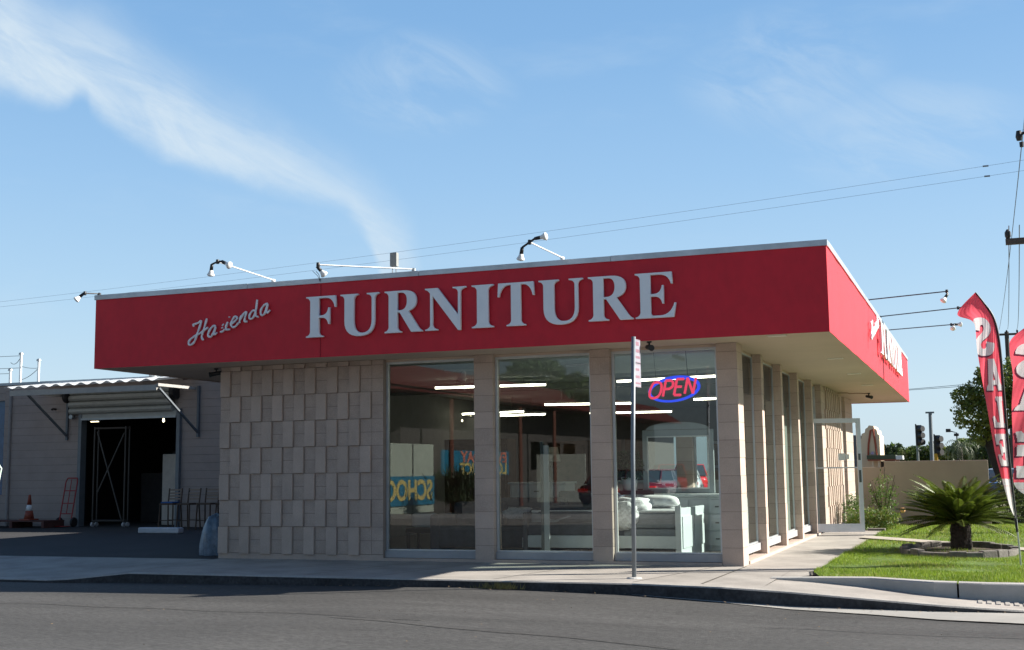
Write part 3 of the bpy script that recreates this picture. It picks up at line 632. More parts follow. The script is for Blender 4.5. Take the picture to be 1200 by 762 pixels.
b = MB(); b.tube([(-.03, 0, .20), (-.03, 0, .02), (-.01, 0, -.2)], .008, 6); b.tube([(.03, 0, .20), (.03, 0, .02), (.01, 0, -.2)], .008, 6); b.build('legs', STEEL, t)
b = MB(); b.tube([(-6.02, YF-.03, 4.18), (-6.04, YF-.035, 4.27), (-6.09, YF-.03, 4.32)], .005, 5); b.tube([(-6.02, YF-.03, 4.16), (-6.06, YF-.035, 4.25), (-6.15, YF-.03, 4.33)], .004, 5); tag(b.build('loose_wires', BLACK), 'two loose wire ends sticking up above the letter F', 'wires')

# ------------------------------------------------------------------ inside the shop
WB0 = mat('fixture_grey', (.3, .3, .3), .6, .05)
def striplight(x0, y0, x1, y1, lab, z=2.80):
    t = root('strip_light', lab, 'ceiling light', ((x0+x1)/2, (y0+y1)/2, z), math.atan2(y1-y0, x1-x0), 'fluorescent strips on the shop ceiling'); L = math.hypot(x1-x0, y1-y0)/2
    b = MB(); b.box((-L, -.05, .03), (L, .05, .075)); b.tube([(-L*.6, 0, .075), (-L*.6, 0, 2.98-z)], .006, 5); b.tube([(L*.6, 0, .075), (L*.6, 0, 2.98-z)], .006, 5); b.build('housing', WB0, t)
    b = MB(); b.tube([(-L+.02, 0, .01), (L-.02, 0, .01)], .019, 8); b.build('tube', TUBEW, t)
for a in ((-6.31, 3.84, -4.19, 4.07, 'long lit strip crossing the first two window bays near the glass', 2.85), (-7.82, 8.63, -6.2, 8.32, 'upper of the two close lit strips starting at the first window pillar', 2.6),
          (-7.95, 9.9, -6.21, 9.78, 'lower of the two close lit strips in the middle window', 2.6), (-4.93, 5.99, -3.2, 6.5, 'lit strip at the right half of the middle window', 2.6),
          (-2.87, 4.0, -.99, 3.64, 'long lit strip passing behind the open sign', 2.85), (-1.93, 5.9, -1.0, 5.7, 'short lit strip right of the open sign', 2.6), (-5.24, 9.97, -3.38, 10.33, 'low lit strip left of the open sign', 2.6)):
    striplight(*a)
# chandelier
t = root('chandelier', 'wide chandelier with small warm bulbs deep in the left window', 'chandelier', (-7.35, 8.6, 2.55))
b = MB(); b.tube([(0, 0, .45), (0, 0, 0)], .012, 6); b.tube([(.42*math.cos(a*.6283), .42*math.sin(a*.6283), 0) for a in range(11)], .012, 6); b.build('frame', BLACK, t)
for k in range(10):
    a = k*.6283; b = MB(); b.lathe([(.012, 0), (.022, .03), (.005, .055)], (.42*math.cos(a), .42*math.sin(a), .015+(.0 if k % 3 else -.14)), 8); b.build('bulb', WARM, t)
for i, x in enumerate((-4.75, -2.65)):
    t = root('track_spotlight', ('pale ceiling spotlight in the left window' , 'pale ceiling spotlight in the middle window')[i], 'spotlight', (x, 1.6, 2.98), group='spotlights on the shop ceiling')
    b = MB(); b.box((-.35, -.02, -.03), (.35, .02, 0)); b.build('track', WHITE, t); b = MB(); b.lathe([(.03, 0), (.045, -.06), (.07, -.16)], (0, 0, -.04), 12, Vector((.2, .3, 1))); b.build('head', WHITE, t)
# OPEN sign
t = root('open_sign', 'lit OPEN sign, red letters in a blue oval, hanging in the window', 'neon sign', (-.985, .32, 2.44))
pts = []
for i in range(41):
    a = 2*math.pi*i/40; x, z = .36*math.cos(a)+.02, .165*math.sin(a); c_, s_ = math.cos(R(7)), math.sin(R(7)); pts.append((x*c_-z*s_, 0, x*s_+z*c_))
b = MB(); b.tube(pts, [.016+.009*abs(math.sin(math.pi*i/40+.9)) for i in range(41)], 8, False); b.build('oval', NEONB, t)
OP = {'O': [[(.5, 1), (.2, .92), (.05, .5), (.12, .1), (.45, 0), (.8, .12), (.93, .5), (.82, .9), (.5, 1)]], 'P': [[(.08, 0), (.08, 1), (.6, 1), (.9, .88), (.9, .6), (.6, .47), (.1, .47)]],
      'E': [[(.85, 1), (.08, 1), (.08, 0), (.85, 0)], [(.08, .52), (.75, .52)]], 'N': [[(.06, 0), (.06, 1), (.85, 0), (.85, 1)]]}
x = -.335
for ch, wd in zip('OPEN', (.185, .14, .135, .15)):
    b = MB()
    for s in OP[ch]:
        q = smooth_line(s, 4) if ch == 'O' else s
        for p0, p1 in zip(q[:-1], q[1:]):
            f = lambda p: (x + p[0]*wd + (p[1]-.5)*.05, -.02, -.115 + p[1]*.225 + (x+.33)*.09); b.tube([f(p0), f(p1)], .018, 8)
    b.build('letter', NEONR, t); x += wd+.022
b = MB(); b.tube([(-.24, .0, .14), (-.27, .0, .56)], .003, 4); b.tube([(.22, 0, .20), (.20, 0, .56)], .004, 4); b.build('hanging_wire', BLACK, t)
# bed behind the right window
WB = mat('white_furniture', (.56, .61, .63), .5, .05); FAB = mat('grey_fabric', (.085, .09, .105), .95, .2, 8, .4, 120); MATT = mat('mattress_fabric', (.72, .73, .74), .95, .1, 10, .4, 60); FLOR = mat('printed_bedding', (.74, .74, .76), .95, .35, 25, .5, 30)
MSIDE = mat('mattress_side', (.24, .26, .28), .95, .2, 14, .5, 80, stretch=(1, 1, 6))
t = root('bed', 'white framed display bed with striped mattress and panelled footboard in the right window', 'bed', (-1.9, 1.5, .03))
bx = lambda nm, a, c, mm, r=.008, par=None: MB().bevbox(a, c, r).build(nm, mm, par or t)
bx('side_rail', (-1.5, -.68, .14), (.78, -.63, .32), WB); bx('side_rail', (-1.5, .88, .14), (.78, .93, .32), WB)
bx('box_spring', (-1.48, -.60, .22), (.76, .86, .42), MSIDE, .03); mt_ = bx('mattress', (-1.48, -.60, .425), (.76, .86, .655), MSIDE, .05)
bx('mattress_top', (-1.47, -.59, .655), (.75, .85, .69), MATT, .016, mt_)
fb = bx('footboard', (.80, -.70, .0), (.86, .95, .72), WB); bx('post', (.79, -.74, 0), (.875, -.70, .76), WB, .008, fb); bx('panel', (.862, -.6, .14), (.875, .12, .6), WB, .004, fb); bx('panel', (.862, .2, .14), (.875, .85, .6), WB, .004, fb)
bx('headboard', (-1.56, -.72, 0), (-1.50, .95, .66), FAB)
def blob(nm, c, s, mm, par, seed=1, amp=.12, sub=3):
    bm = bmesh.new(); bmesh.ops.create_icosphere(bm, subdivisions=sub, radius=1)
    from mathutils import noise
    for v in bm.verts:
        n = noise.noise(v.co*2.2+Vector((seed*3.1, 0, 0)))
        p = Vector([math.copysign(abs(q)**.7, q) for q in v.co])*(1+amp*n); v.co = Vector((p.x*s[0], p.y*s[1], p.z*s[2]))+Vector(c)
    me = bpy.data.meshes.new(nm); bm.to_mesh(me); bm.free(); me.materials.append(mm); me.polygons.foreach_set('use_smooth', [True]*len(me.polygons)); o = bpy.data.objects.new(nm, me); COL.objects.link(o); o.parent = par; return o
blob('pillow', (.22, .45, .79), (.36, .22, .10), MATT, t, 5)
blob('duvet', (.02, -.30, .76), (.30, .34, .12), FLOR, t, 2, .4); blob('duvet', (-.02, -.66, .62), (.22, .05, .19), FLOR, t, 3, .4); 
# dresser with mirror
t = root('dresser', 'pale dresser with a large framed mirror behind the display bed', 'dresser', (-1.55, 2.75, .03))
MIRF = mat('mirror_frame_grey', (.34, .38, .40), .45, .05)
bx('cabinet', (-1.05, -.12, 0), (1.12, .42, .84), WB, .012); bx('top', (-1.10, -.17, .845), (1.17, .46, .885), WB, .008)
for i in range(3):
    for j in range(2): 
        d_ = bx('drawer', (-.60+j*.87, -.145, .08+i*.25), (.22+j*.87, -.125, .30+i*.25), WB, .006); bx('knob', (-.22+j*.87, -.165, .18+i*.25), (-.16+j*.87, -.147, .20+i*.25), ALUDARK, .004, d_)
mf = bx('mirror_frame', (-.55, .02, .90), (.62, .07, 1.92), MIRF, .01)
b = MB()
for i in range(12):
    a0, a1 = math.pi*i/12, math.pi*(i+1)/12; P0 = lambda a, y: (.035+.52*math.cos(a), y, 1.925+.12*math.sin(a)); b.quad(P0(a0, .02), P0(a1, .02), (.035+.52*math.cos(a1), .02, 1.925), (.035+.52*math.cos(a0), .02, 1.925)); b.quad(P0(a0, .02), P0(a0, .07), P0(a1, .07), P0(a1, .02))
b.build('crest', MIRF, mf)
b = MB(); b.quad((-.45, .012, .99), (.52, .012, .99), (.52, .012, 1.80), (-.45, .012, 1.80)); b.build('mirror', CHROME, mf)
b = MB()
for a, c in (((-.47, .008, .97), (-.45, .018, 1.82)), ((.52, .008, .97), (.54, .018, 1.82)), ((-.45, .008, 1.80), (.52, .018, 1.82)), ((-.45, .008, .97), (.52, .018, .99))): b.box(a, c)
b.build('bead', WHITE, mf)
# plant in white pot (dresser left)
def leafy(nm, n, c, s, size, mm, parent=None, seed=3, hollow=.35, two=None, droop=0., ratio=.45):
    g = np.random.default_rng(seed); d = g.normal(size=(n, 3)); d /= np.linalg.norm(d, axis=1)[:, None]; r = g.uniform(hollow, 1, n)**.6
    nl = 7; lob = g.normal(size=(nl*4, 3)); lob /= np.linalg.norm(lob, axis=1)[:, None]
    near = (d @ lob.T).max(1); r = r*(.55+.55*np.clip((near-.75)/.25, 0, 1))
    p = d*r[:, None]*np.array(s)+np.array(c)
    a = g.normal(size=(n, 3)); a /= np.linalg.norm(a, axis=1)[:, None]; b_ = np.cross(a, g.normal(size=(n, 3))); b_ /= np.linalg.norm(b_, axis=1)[:, None]
    L = size*g.uniform(.6, 1.3, n)[:, None]; a = a*L; b_ = b_*L*ratio
    V = np.empty((n*4, 3)); V[0::4] = p-a; V[1::4] = p+b_; V[2::4] = p+a; V[3::4] = p-b_
    F = np.arange(n*4).reshape(-1, 4)
    if two: return tri_mesh(nm, V, F, [mm, two], parent, (g.random(n) < .45).astype(int))
    return tri_mesh(nm, V, F, mm, parent)
t = root('potted_plant', 'bushy plant in a white pot at the left edge of the right window', 'potted plant', (-2.33, 2.78, .917)); 
b = MB(); b.lathe([(.10, 0), (.14, .28), (.125, .28), (.11, .24)], n=16); b.build('pot', WHITE, t, True); leafy('foliage', 900, (0, 0, .45), (.26, .26, .26), .035, LEAF3, t, 8)
# leafy lamp / decor to the right of mirror
t = root('artificial_tree', 'artificial flowering tree in a dark pot beside the dresser mirror', 'artificial plant', (-.62, 3.9, .03)); b = MB(); b.lathe([(.14, 0), (.19, .35), (.16, .35)], n=14); b.build('pot', BLACK, t); b = MB(); b.tube([(0, 0, .3), (.03, 0, 1.1)], .02, 6); b.build('stem', TRUNK, t); leafy('foliage', 900, (0, 0, 1.4), (.35, .35, .5), .04, mat('grey_leaf', (.22, .25, .24), .6, .3), t, 9)
# standing framed mirror on right, narrow cabinet
t = root('display_cabinet', 'narrow pale upright cabinet behind the corner of the right window', 'cabinet', (-.50, 1.9, .03)); bx('body', (-.10, 0, 0), (.12, .5, .85), WB, .01); bx('door', (-.08, -.02, .05), (.10, -.002, .80), WB, .004)
# middle window: grey upholstered bed with white rail and cushion
t = root('bed', 'dark grey upholstered bed on a pale plinth in the middle window', 'bed', (-3.1, 1.3, .03))
bx('plinth', (-.42, -.40, .13), (1.2, 1.3, .28), WB, .008); bx('base', (-.42, -.42, .285), (1.2, 1.3, .52), FAB, .05); bx('headboard', (-.42, 1.305, .0), (1.2, 1.42, .95), FAB, .05); blob('duvet', (.35, .3, .60), (.80, .75, .16), FAB, t, 6, .25)
blob('cushion', (-.25, -.25, .50), (.12, .10, .22), FAB, t, 12, .2)
t = root('sofa', 'dark grey sofa with a fluffy white cushion behind the middle window', 'sofa', (-3.75, 1.6, .03))
bx('seat', (-.55, -.35, .10), (.60, .40, .42), FAB, .06); bx('backrest', (-.55, .3, .10), (.60, .52, .86), FAB, .07); bx('armrest', (-.65, -.35, .05), (-.48, .5, .58), FAB, .05); bx('armrest', (.52, -.35, .05), (.68, .5, .58), FAB, .05)
FLUFF = mat('fluffy_white', (.42, .44, .48), .95, .3, 30, .8, 60); blob('cushion', (-.02, -.12, .62), (.26, .12, .09), FLUFF, t, 4, .5)
t = root('sofa', 'dark armchair group with a plain white side cushion in the left window', 'sofa', (-4.75, 1.5, .03))
bx('seat', (-.35, -.35, .10), (.62, .42, .44), FAB, .06); bx('backrest', (-.30, .28, .10), (.60, .50, .80), FAB, .08); bx('armrest', (-.42, -.38, .05), (-.25, .46, .62), FAB, .05); bx('cushion', (-.86, -.12, .40), (-.44, .02, .63), mat('white_cushion', (.55, .57, .60), .9, .05), .05)
t = root('bench', 'low dark bench with metal feet holding the white cushion', 'bench', (-5.35, 1.45, .03)); bx('seat', (-.30, -.2, .32), (.22, .25, .395), WOOD, .01)
for sx, sy in ((-.27, -.17), (.19, -.17), (-.27, .22), (.19, .22)): bx('leg', (sx-.02, sy-.02, 0), (sx+.02, sy+.02, .318), WOOD, .003)
t = root('reflection_panel', 'tall narrow panel standing in for a reflection by the left third of the middle window', 'mirror', (-2.98, .55, .03)); bx('frame', (-.10, -.02, 0), (-.055, .02, 1.72), ALUDARK, .004); bx('panel', (-.052, -.015, .02), (.03, .015, 1.66), MIRF, .003)  # panel added in place of a likely reflection in the glass
for i, (x, y, lab) in enumerate(((-6.6, 6.5, 'tall dark wooden wardrobe deep in the left window'), (-3.3, 8.5, 'dark wooden bookcase deep in the middle window'), (-5.2, 9.5, 'dark wooden hutch behind the first window pillar'))):
    t = root('wardrobe', lab, 'wardrobe', (x, y, .03), group='dark case furniture deep in the shop'); bx('carcass', (-.7, 0, 0), (.7, .5, 1.95), WOOD, .01); bx('door', (-.66, -.03, .1), (-.02, -.002, 1.85), WOOD, .006); bx('door', (.02, -.03, .1), (.66, -.002, 1.85), WOOD, .006)

t = root('arc_lamp', 'curved chrome arc lamps standing behind the grey bed in the middle window', 'floor lamp', (-2.95, 2.0, .03)); CHR = mat('chrome', (.8, .8, .82), .12, 0, metal=1)
for dx, hh in ((0, 1.0), (.14, .93), (.28, .86)):
    b = MB(); b.tube([(dx+.55*(1-math.cos(a*math.pi/14))*.5, 0, hh*math.sin(min(a, 12)*math.pi/20)+.02) for a in range(14)], .011, 6); b.build('arc', CHR, t)
b = MB(); b.lathe([(.16, 0), (.16, .02), (.02, .03)], n=16); b.build('base', CHR, t)
for i, (x, y, z, lab) in enumerate(((-3.3, 15.66, 1.7, 'framed picture on the back wall behind the middle window'), (-1.4, 15.66, 1.75, 'framed picture on the back wall behind the open sign'), (-6.6, 15.66, 1.7, 'framed picture on the back wall behind the left window'))):
    t = root('framed_picture', lab, 'picture', (x, y, z), group='pictures on the shop back wall'); bx('frame', (-.45, -.03, -.35), (.45, 0, .35), WB, .01); bx('canvas', (-.38, -.04, -.28), (.38, -.031, .28), mat('canvas_%d' % i, ((.30, .22, .12), (.12, .20, .26), (.25, .12, .10))[i], .8, .5, 5), .002)
for i, (x, y, lab) in enumerate(((-4.45, 4.2, 'pale dresser with knobs seen past the first window pillar'), (-2.9, 5.6, 'pale chest of drawers deep behind the middle window'), (-1.2, 5.2, 'pale chest of drawers behind the mirror in the right window'))):
    t = root('chest_of_drawers', lab, 'chest', (x, y, .03), R(8*i-6), 'pale chests in the shop'); bx('body', (-.55, 0, 0), (.55, .45, 1.05), WB, .01); bx('top', (-.58, -.03, 1.052), (.58, .47, 1.085), WB, .006)
    for k in range(4): d_ = bx('drawer', (-.5, -.022, .06+k*.25), (.5, -.002, .28+k*.25), WB, .005); bx('knob', (-.05, -.04, .16+k*.25), (.05, -.024, .18+k*.25), ALUDARK, .004, d_)
for i, (x, y, z, lab) in enumerate(((-2.55, 5.7, 1.12, 'table lamp with a pale shade on the chest behind the middle window'), (-4.2, 4.3, 1.12, 'table lamp with a pale shade on the dresser by the first pillar'))):
    t = root('table_lamp', lab, 'table lamp', (x, y, z), group='table lamps in the shop'); b = MB(); b.lathe([(.08, 0), (.09, .02), (.03, .05), (.06, .15), (.05, .26), (.015, .30), (.015, .42)], n=14); b.build('base', ALUDARK, t, True); b = MB(); b.lathe([(.17, .36), (.11, .62)], n=16); b.build('lamp_shade', mat('lamp_shade', (.60, .56, .48), .9, .05, trans=.3), t, True)

# ------------------------------------------------------------------ parking sign post
t = root('parking_sign', 'slim grey sign post on the sidewalk with two red and white plates turned edge on', 'street sign', (-.95, -2.11, 0))
b = MB(); b.tube([(0, 0, 0), (.02, 0, 1.5), (.065, 0, 2.95)], .027, 12); b.build('post', POLE, t, True)
b = MB(); b.lathe([(.10, 0), (.085, .012), (.04, .018)], n=14); b.build('base_collar', mat('grout', (.45, .45, .43), .9), t)
vd = (Vector((3.07, -16.74, 0))-Vector((-.9, -2.1, 0))).normalized(); rt = Vector((-vd.y, vd.x, 0)); dd = (rt*.36 + vd*-.93).normalized(); nn = Vector((dd.y, -dd.x, 0))
if nn.dot(vd) < 0: nn = -nn
for (z0, z1, rows) in ((2.635, 2.93, ((.24, .05), (.15, .04), (.07, .03))), (2.33, 2.625, ((.22, .03), (.13, .03), (.05, .02)))):
    M4 = Matrix(((dd.x, nn.x, 0, .05), (dd.y, nn.y, 0, -.02), (0, 0, 1, z0), (0, 0, 0, 1)))
    p_ = MB(); p_.bevbox((.0, 0, 0), (.27, .004, z1-z0), .0015, M4); pl = p_.build('sign_plate', mat('sign_white', (.30, .30, .36), .5, .08, 20), t)
    q_ = MB()
    for (zz, hh) in rows:
        xx = .03
        while xx < .22:
            w_ = random.uniform(.02, .05); q_.box((xx, .0042, zz-hh/2), (min(xx+w_, .245), .0062, zz+hh/2), M4); xx += w_+.012
    q_.box((.008, .0042, .006), (.262, .006, .010), M4); q_.box((.008, .0042, z1-z0-.01), (.262, .006, z1-z0-.006), M4)
    q_.build('red_marks', mat('sign_red', (.30, .15, .20), .5, .05), pl)

# ------------------------------------------------------------------ warehouse behind
RY = 10.0
wh = root('warehouse', 'low grey block warehouse with an open roll-up door left of the store', 'warehouse')
def course_wall(nm, x0, x1, z0, z1, y=RY, par=wh, mm=GREYBLK):
    b = MB(); b.cm = 1; b.box((x0, y+.006, z0), (x1, y+.2, z1)); b.cm = 0; z = z0
    while z < z1-.01:
        zt = min(z+.205, z1); b.box((x0, y+random.uniform(-.006, .001), z+.004), (x1, y+.006, zt-.004)); z += .205
    return b.build(nm, [mm, mat('warehouse_joint', (.19, .165, .155), .9)], par)
course_wall('wall', -40, -22.95, 0, 3.86); course_wall('wall', -22.20, -19.58, 0, 3.86); course_wall('wall', -22.95, -22.20, 0, .85); course_wall('wall', -22.95, -22.20, 3.44, 3.86)
course_wall('wall', -16.33, -8.5, 0, 3.80); course_wall('wall', -19.58, -16.33, 3.0, 3.86)
b = MB(); b.box((-22.95, RY+.08, .85), (-22.24, RY+.12, 3.44)); b.build('window', mat('blue_window', (.05, .12, .22), .15, .2), wh)
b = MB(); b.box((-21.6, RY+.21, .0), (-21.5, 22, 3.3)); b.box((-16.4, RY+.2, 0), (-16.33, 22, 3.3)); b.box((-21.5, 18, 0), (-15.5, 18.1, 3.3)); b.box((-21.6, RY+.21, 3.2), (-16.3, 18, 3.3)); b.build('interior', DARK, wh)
b = MB(); b.box((-40, RY-.03, 3.86), (-8.4, RY+.3, 3.93)); b.box((-40, RY+.3, 3.75), (-8.4, 26, 3.9)); b.build('roof', mat('roof_metal', (.42, .48, .52), .5, .1, metal=.3), wh)
b = MB(); b.box((-19.58, RY-.10, 0), (-19.48, RY+.12, 3.05)); b.box((-16.43, RY-.10, 0), (-16.33, RY+.12, 3.05)); b.build('door_jamb', PAINTBLUE, wh)
# rolled shutter
b = MB()
for i in range(4): b.tube([(-19.85, RY-.10-.04*math.sin(i), 3.58-i*.17), (-16.55, RY-.10-.04*math.sin(i), 3.58-i*.17)], .085, 10)
b.box((-19.55, RY-.08, 2.86), (-16.45, RY-.02, 3.02)); sh = b.build('roll_up_shutter', mat('shutter_steel', (.36, .37, .35), .55, .1, metal=.2), wh)
b = MB(); b.lathe([(.19, 0), (.19, .12)], (-16.53, RY-.14, 3.48), 16, Vector((1, 0, 0))); b.lathe([(.19, 0), (.19, .10)], (-19.97, RY-.14, 3.48), 16, Vector((1, 0, 0))); b.build('shutter_drum', BLACK, wh)
b = MB(); b.box((-19.5, RY-.11, 2.82), (-16.45, RY-.05, 2.87)); b.build('bottom_bar', STEEL, sh)
# canopy
cn = root('canopy', 'corrugated metal canopy over the warehouse roll-up door on steel brackets', 'canopy', (-18.1, RY, 3.6)); 
b = MB(); nx = 84; yb_, yf_ = RY-.01, RY-1.62
for i in range(nx):
    x0 = -20.75+i*(4.95/nx); x1 = x0+4.95/nx; z = lambda x, y: 3.64 + .032*math.sin((x+20.75)*2*math.pi/.40) + (.22-.0*(yb_-y))*(y-yf_)/(yb_-yf_)*.9+.012*(x+20.7)
    b.quad((x0, yf_, z(x0, yf_)), (x1, yf_, z(x1, yf_)), (x1, yb_, z(x1, yb_)), (x0, yb_, z(x0, yb_)))
local(cn, b.build('corrugated_sheet', mat('corrugated_white', (.70, .72, .72), .4, .1, metal=.2, trans=.15), cn, True))
b = MB(); b.box((-20.6, RY-1.55, 3.43), (-15.98, RY-1.48, 3.57)); b.box((-20.1, RY-1.5, 3.46), (-20.05, RY, 3.56)); b.box((-15.97, RY-1.56, 3.53), (-15.92, RY, 3.60)); local(cn, b.build('beam', mat('beam_pale', (.36, .35, .33), .6, .1), cn))
for x, xw in ((-20.08, -20.0), (-15.94, -15.80)):
    b = MB(); b.tube([(x, RY-1.5, 3.48), (xw, RY-.06, 2.42)], .035, 4); b.box((xw-.03, RY-.07, 2.30), (xw+.03, RY-.01, 3.62)); local(cn, b.build('bracket', mat('bracket_steel', (.10, .12, .14), .5, .1), cn))
# electric bits on wall
t = root('wall_lamp', 'small round wall lamp with conduit left of the shutter', 'wall lamp', (-20.02+.22, RY-.02, 2.92)); b = MB(); b.lathe([(.05, 0), (.07, .06), (.06, .14)], (0, 0, 0), 12, Vector((0, -1, 0))); b.build('housing', STEEL, t); b = MB(); b.tube([(.05, -.02, 0), (.3, -.02, .02), (.3, -.02, .5)], .012, 6); b.build('conduit', STEEL, t)
t = root('security_camera', 'small dark camera on the warehouse wall between the brackets', 'camera', (-20.62+.2, RY-.02, 3.15)); b = MB(); b.tube([(0, 0, 0), (0, -.12, 0), (.05, -.2, -.02)], .03, 8); b.build('housing', BLACK, t)
b = MB(); b.tube([(-21.98, RY-.03, 0), (-21.98, RY-.03, 3.85)], .045, 8); tag(b.build('drain_pipe', mat('pipe_grey', (.28, .26, .25), .7)), 'grey vertical drain pipe on the warehouse wall at far left', 'pipe')
for i, (x, z0, z1, lab) in enumerate(((-23.0, 3.9, 4.38, 'short capped white vent pipe, leftmost on the warehouse roof'), (-22.63, 3.9, 4.83, 'tall white pipe mast with wires on the warehouse roof'), (-21.98, 3.9, 4.62, 'white pipe mast nearest the store on the warehouse roof'))):
    t = root('roof_pipe', lab, 'roof pipe', (x, 11.0, z0), group='white pipes on the warehouse roof'); b = MB(); b.tube([(0, 0, -.1), (0, 0, z1-z0)], .035, 8); b.build('pipe', WHITE, t)
    b = MB(); b.lathe([(.07, 0), (.06, .05), (.02, .07)], (0, 0, z1-z0), 10); b.build('cap', STEEL, t)
b = MB()
for a, c, s in (((-22.63, 11, 4.80), (-30, 10, 5.1), .1), ((-22.63, 11, 4.45), (-30, 10, 4.75), .1), ((-22.63, 11, 4.5), (-21.98, 11, 4.42), .03), ((-22.63, 11, 4.1), (-21.98, 11, 4.42), .06), ((-22.63, 11, 4.78), (-23.0, 11.0, 4.62), .12), ((-23, 11, 4.3), (-30, 10, 4.5), .05)):
    P_ = [Vector(a).lerp(Vector(c), i/8)-Vector((0, 0, s*4*(i/8)*(1-i/8))) for i in range(9)]; b.tube(P_, .008, 4)
tag(b.build('service_wires', BLACK), 'thin service wires strung between the white roof pipes', 'wires')
t = root('roof_vent', 'round white roof vent above the canopy beside the red fascia', 'vent', (-17.2, 9.9, 3.9)); b = MB(); b.lathe([(.10, 0), (.10, .06), (.17, .08), (.15, .16), (.05, .20)], n=16); b.build('dome', WHITE, t, True); b = MB(); b.lathe([(.12, -.04), (.12, .002)], n=16); b.build('collar', STEEL, t)
# rack
t = root('rolling_rack', 'tall dark metal rack with a cross brace on casters in the open doorway', 'rack', (-18.4, 9.75, 0)); RK = mat('rack_steel', (.045, .038, .032), .5, .1)
b = MB()
for sx in (-.5, .5):
    for sy in (0, .16): b.tube([(sx, sy, .12), (sx, sy, 2.62)], .020, 6)
for z in (.16, 2.58):
    b.tube([(-.5, 0, z), (.5, 0, z)], .025, 6); b.tube([(-.5, .16, z), (.5, .16, z)], .025, 6); b.tube([(-.5, 0, z), (-.5, .16, z)], .02, 6); b.tube([(.5, 0, z), (.5, .16, z)], .02, 6)
b.build('frame', RK, t); b = MB(); b.tube([(-.40, -.02, 2.5), (.44, -.02, .2)], .02, 6); b.tube([(.48, -.02, 2.45), (-.34, -.02, .9)], .02, 6); b.build('cross_brace', RK, t)
for sx in (-.5, .5):
    for sy in (0, .16): b = MB(); b.lathe([(.06, -.02), (.06, .02)], (sx, sy, .065), 12, Vector((1, 0, 0))); b.build('caster', mat('caster_white', (.45, .45, .45), .5), t)
t = root('cabinet', 'pale cabinet standing inside the warehouse doorway at right', 'cabinet', (-17.45, 11.2, 0)); bx('body', (-.35, 0, 0), (.75, .6, 1.9), mat('dim_cabinet', (.50, .46, .40), .7), .01); bx('door', (-.33, -.02, .05), (.73, -.002, 1.86), mat('dim_cabinet2', (.55, .5, .44), .7), .004)
t = root('crate_stack', 'dark boxes piled behind the rolling rack', 'boxes', (-18.5, 12.5, 0)); bx('box', (-1, 0, 0), (-.1, .8, 1.4), DARK, .02); bx('box', (0, 0, 0), (.8, .8, 1.1), DARK, .02); bx('box', (.05, 0, 1.11), (.7, .8, 2.0), DARK, .02)
t = root('strip_light', 'small lit strip light at the upper left inside the warehouse', 'ceiling light', (-20.45, 11.6, 2.86)); b = MB(); b.box((-.17, -.05, .02), (.17, .05, .06)); b.build('housing', WHITE, t); b = MB(); b.box((-.13, -.015, 0), (.13, .015, .018)); b.build('tube', WARM, t)
t = root('bulb_light', 'small bare lit bulb at the upper right inside the warehouse', 'ceiling light', (-18.1, 11.6, 2.84)); b = MB(); b.lathe([(.02, .1), (.02, .06)], n=8); b.build('socket', WHITE, t); b = MB(); b.lathe([(.01, -.05), (.03, -.02), (.03, .02), (.02, .058)], n=10); b.build('bulb', WARM, t)
# hand truck
t = root('hand_truck', 'red steel hand truck leaning against the warehouse wall', 'hand truck', (-19.98+.35, 9.55, 0))
b = MB(); P_ = [(-.19, 0, .10), (-.19, .22, 1.18), (-.15, .25, 1.28), (.15, .25, 1.28), (.19, .22, 1.18), (.19, 0, .10)]; b.tube(P_, .018, 6)
for z in (.35, .62, .95): b.tube([(-.19, .22*(z-.1)/1.08, z), (.19, .22*(z-.1)/1.08, z)], .013, 6)
b.tube([(0, .05, .35), (0, .22, 1.25)], .012, 6); b.build('frame', REDPAINT, t); bx('toe_plate', (-.2, -.22, .02), (.2, 0, .035), REDPAINT, .003)
for sx in (-.24, .24): b = MB(); b.lathe([(.05, -.03), (.12, -.03), (.13, 0), (.12, .03), (.05, .03)], (sx, .06, .13), 16, Vector((1, 0, 0))); b.build('wheel', BLACK, t)
# dock ledge + cone
t = root('pallet', 'low dark red wooden platform against the warehouse wall at far left', 'platform', (-20.9, 9.3, 0)); RW = mat('red_brown_wood', (.09, .035, .028), .8, .3, 6)
for k in range(6): bx('board', (-1.2, -.38+k*.13, .16), (1.15, -.27+k*.13, .19), RW, .004)
for x in (-1.15, 0, 1.05): bx('runner', (x, -.38, 0), (x+.09, .38, .158), RW, .004)
t = root('traffic_cone', 'orange traffic cone with a white collar on the low platform', 'cone', (-20.55, 9.25, .192)); CN = mat('cone_orange', (.26, .05, .025), .6, .1)
bx('base', (-.17, -.17, 0), (.17, .17, .035), CN, .01); b = MB(); b.lathe([(.13, .036), (.09, .25)], n=18); b.lathe([(.062, .40), (.03, .66), (.02, .67)], n=18); b.build('body', CN, t, True); b = MB(); b.lathe([(.0905, .25), (.0625, .40)], n=18); b.build('collar', WHITE, t, True)
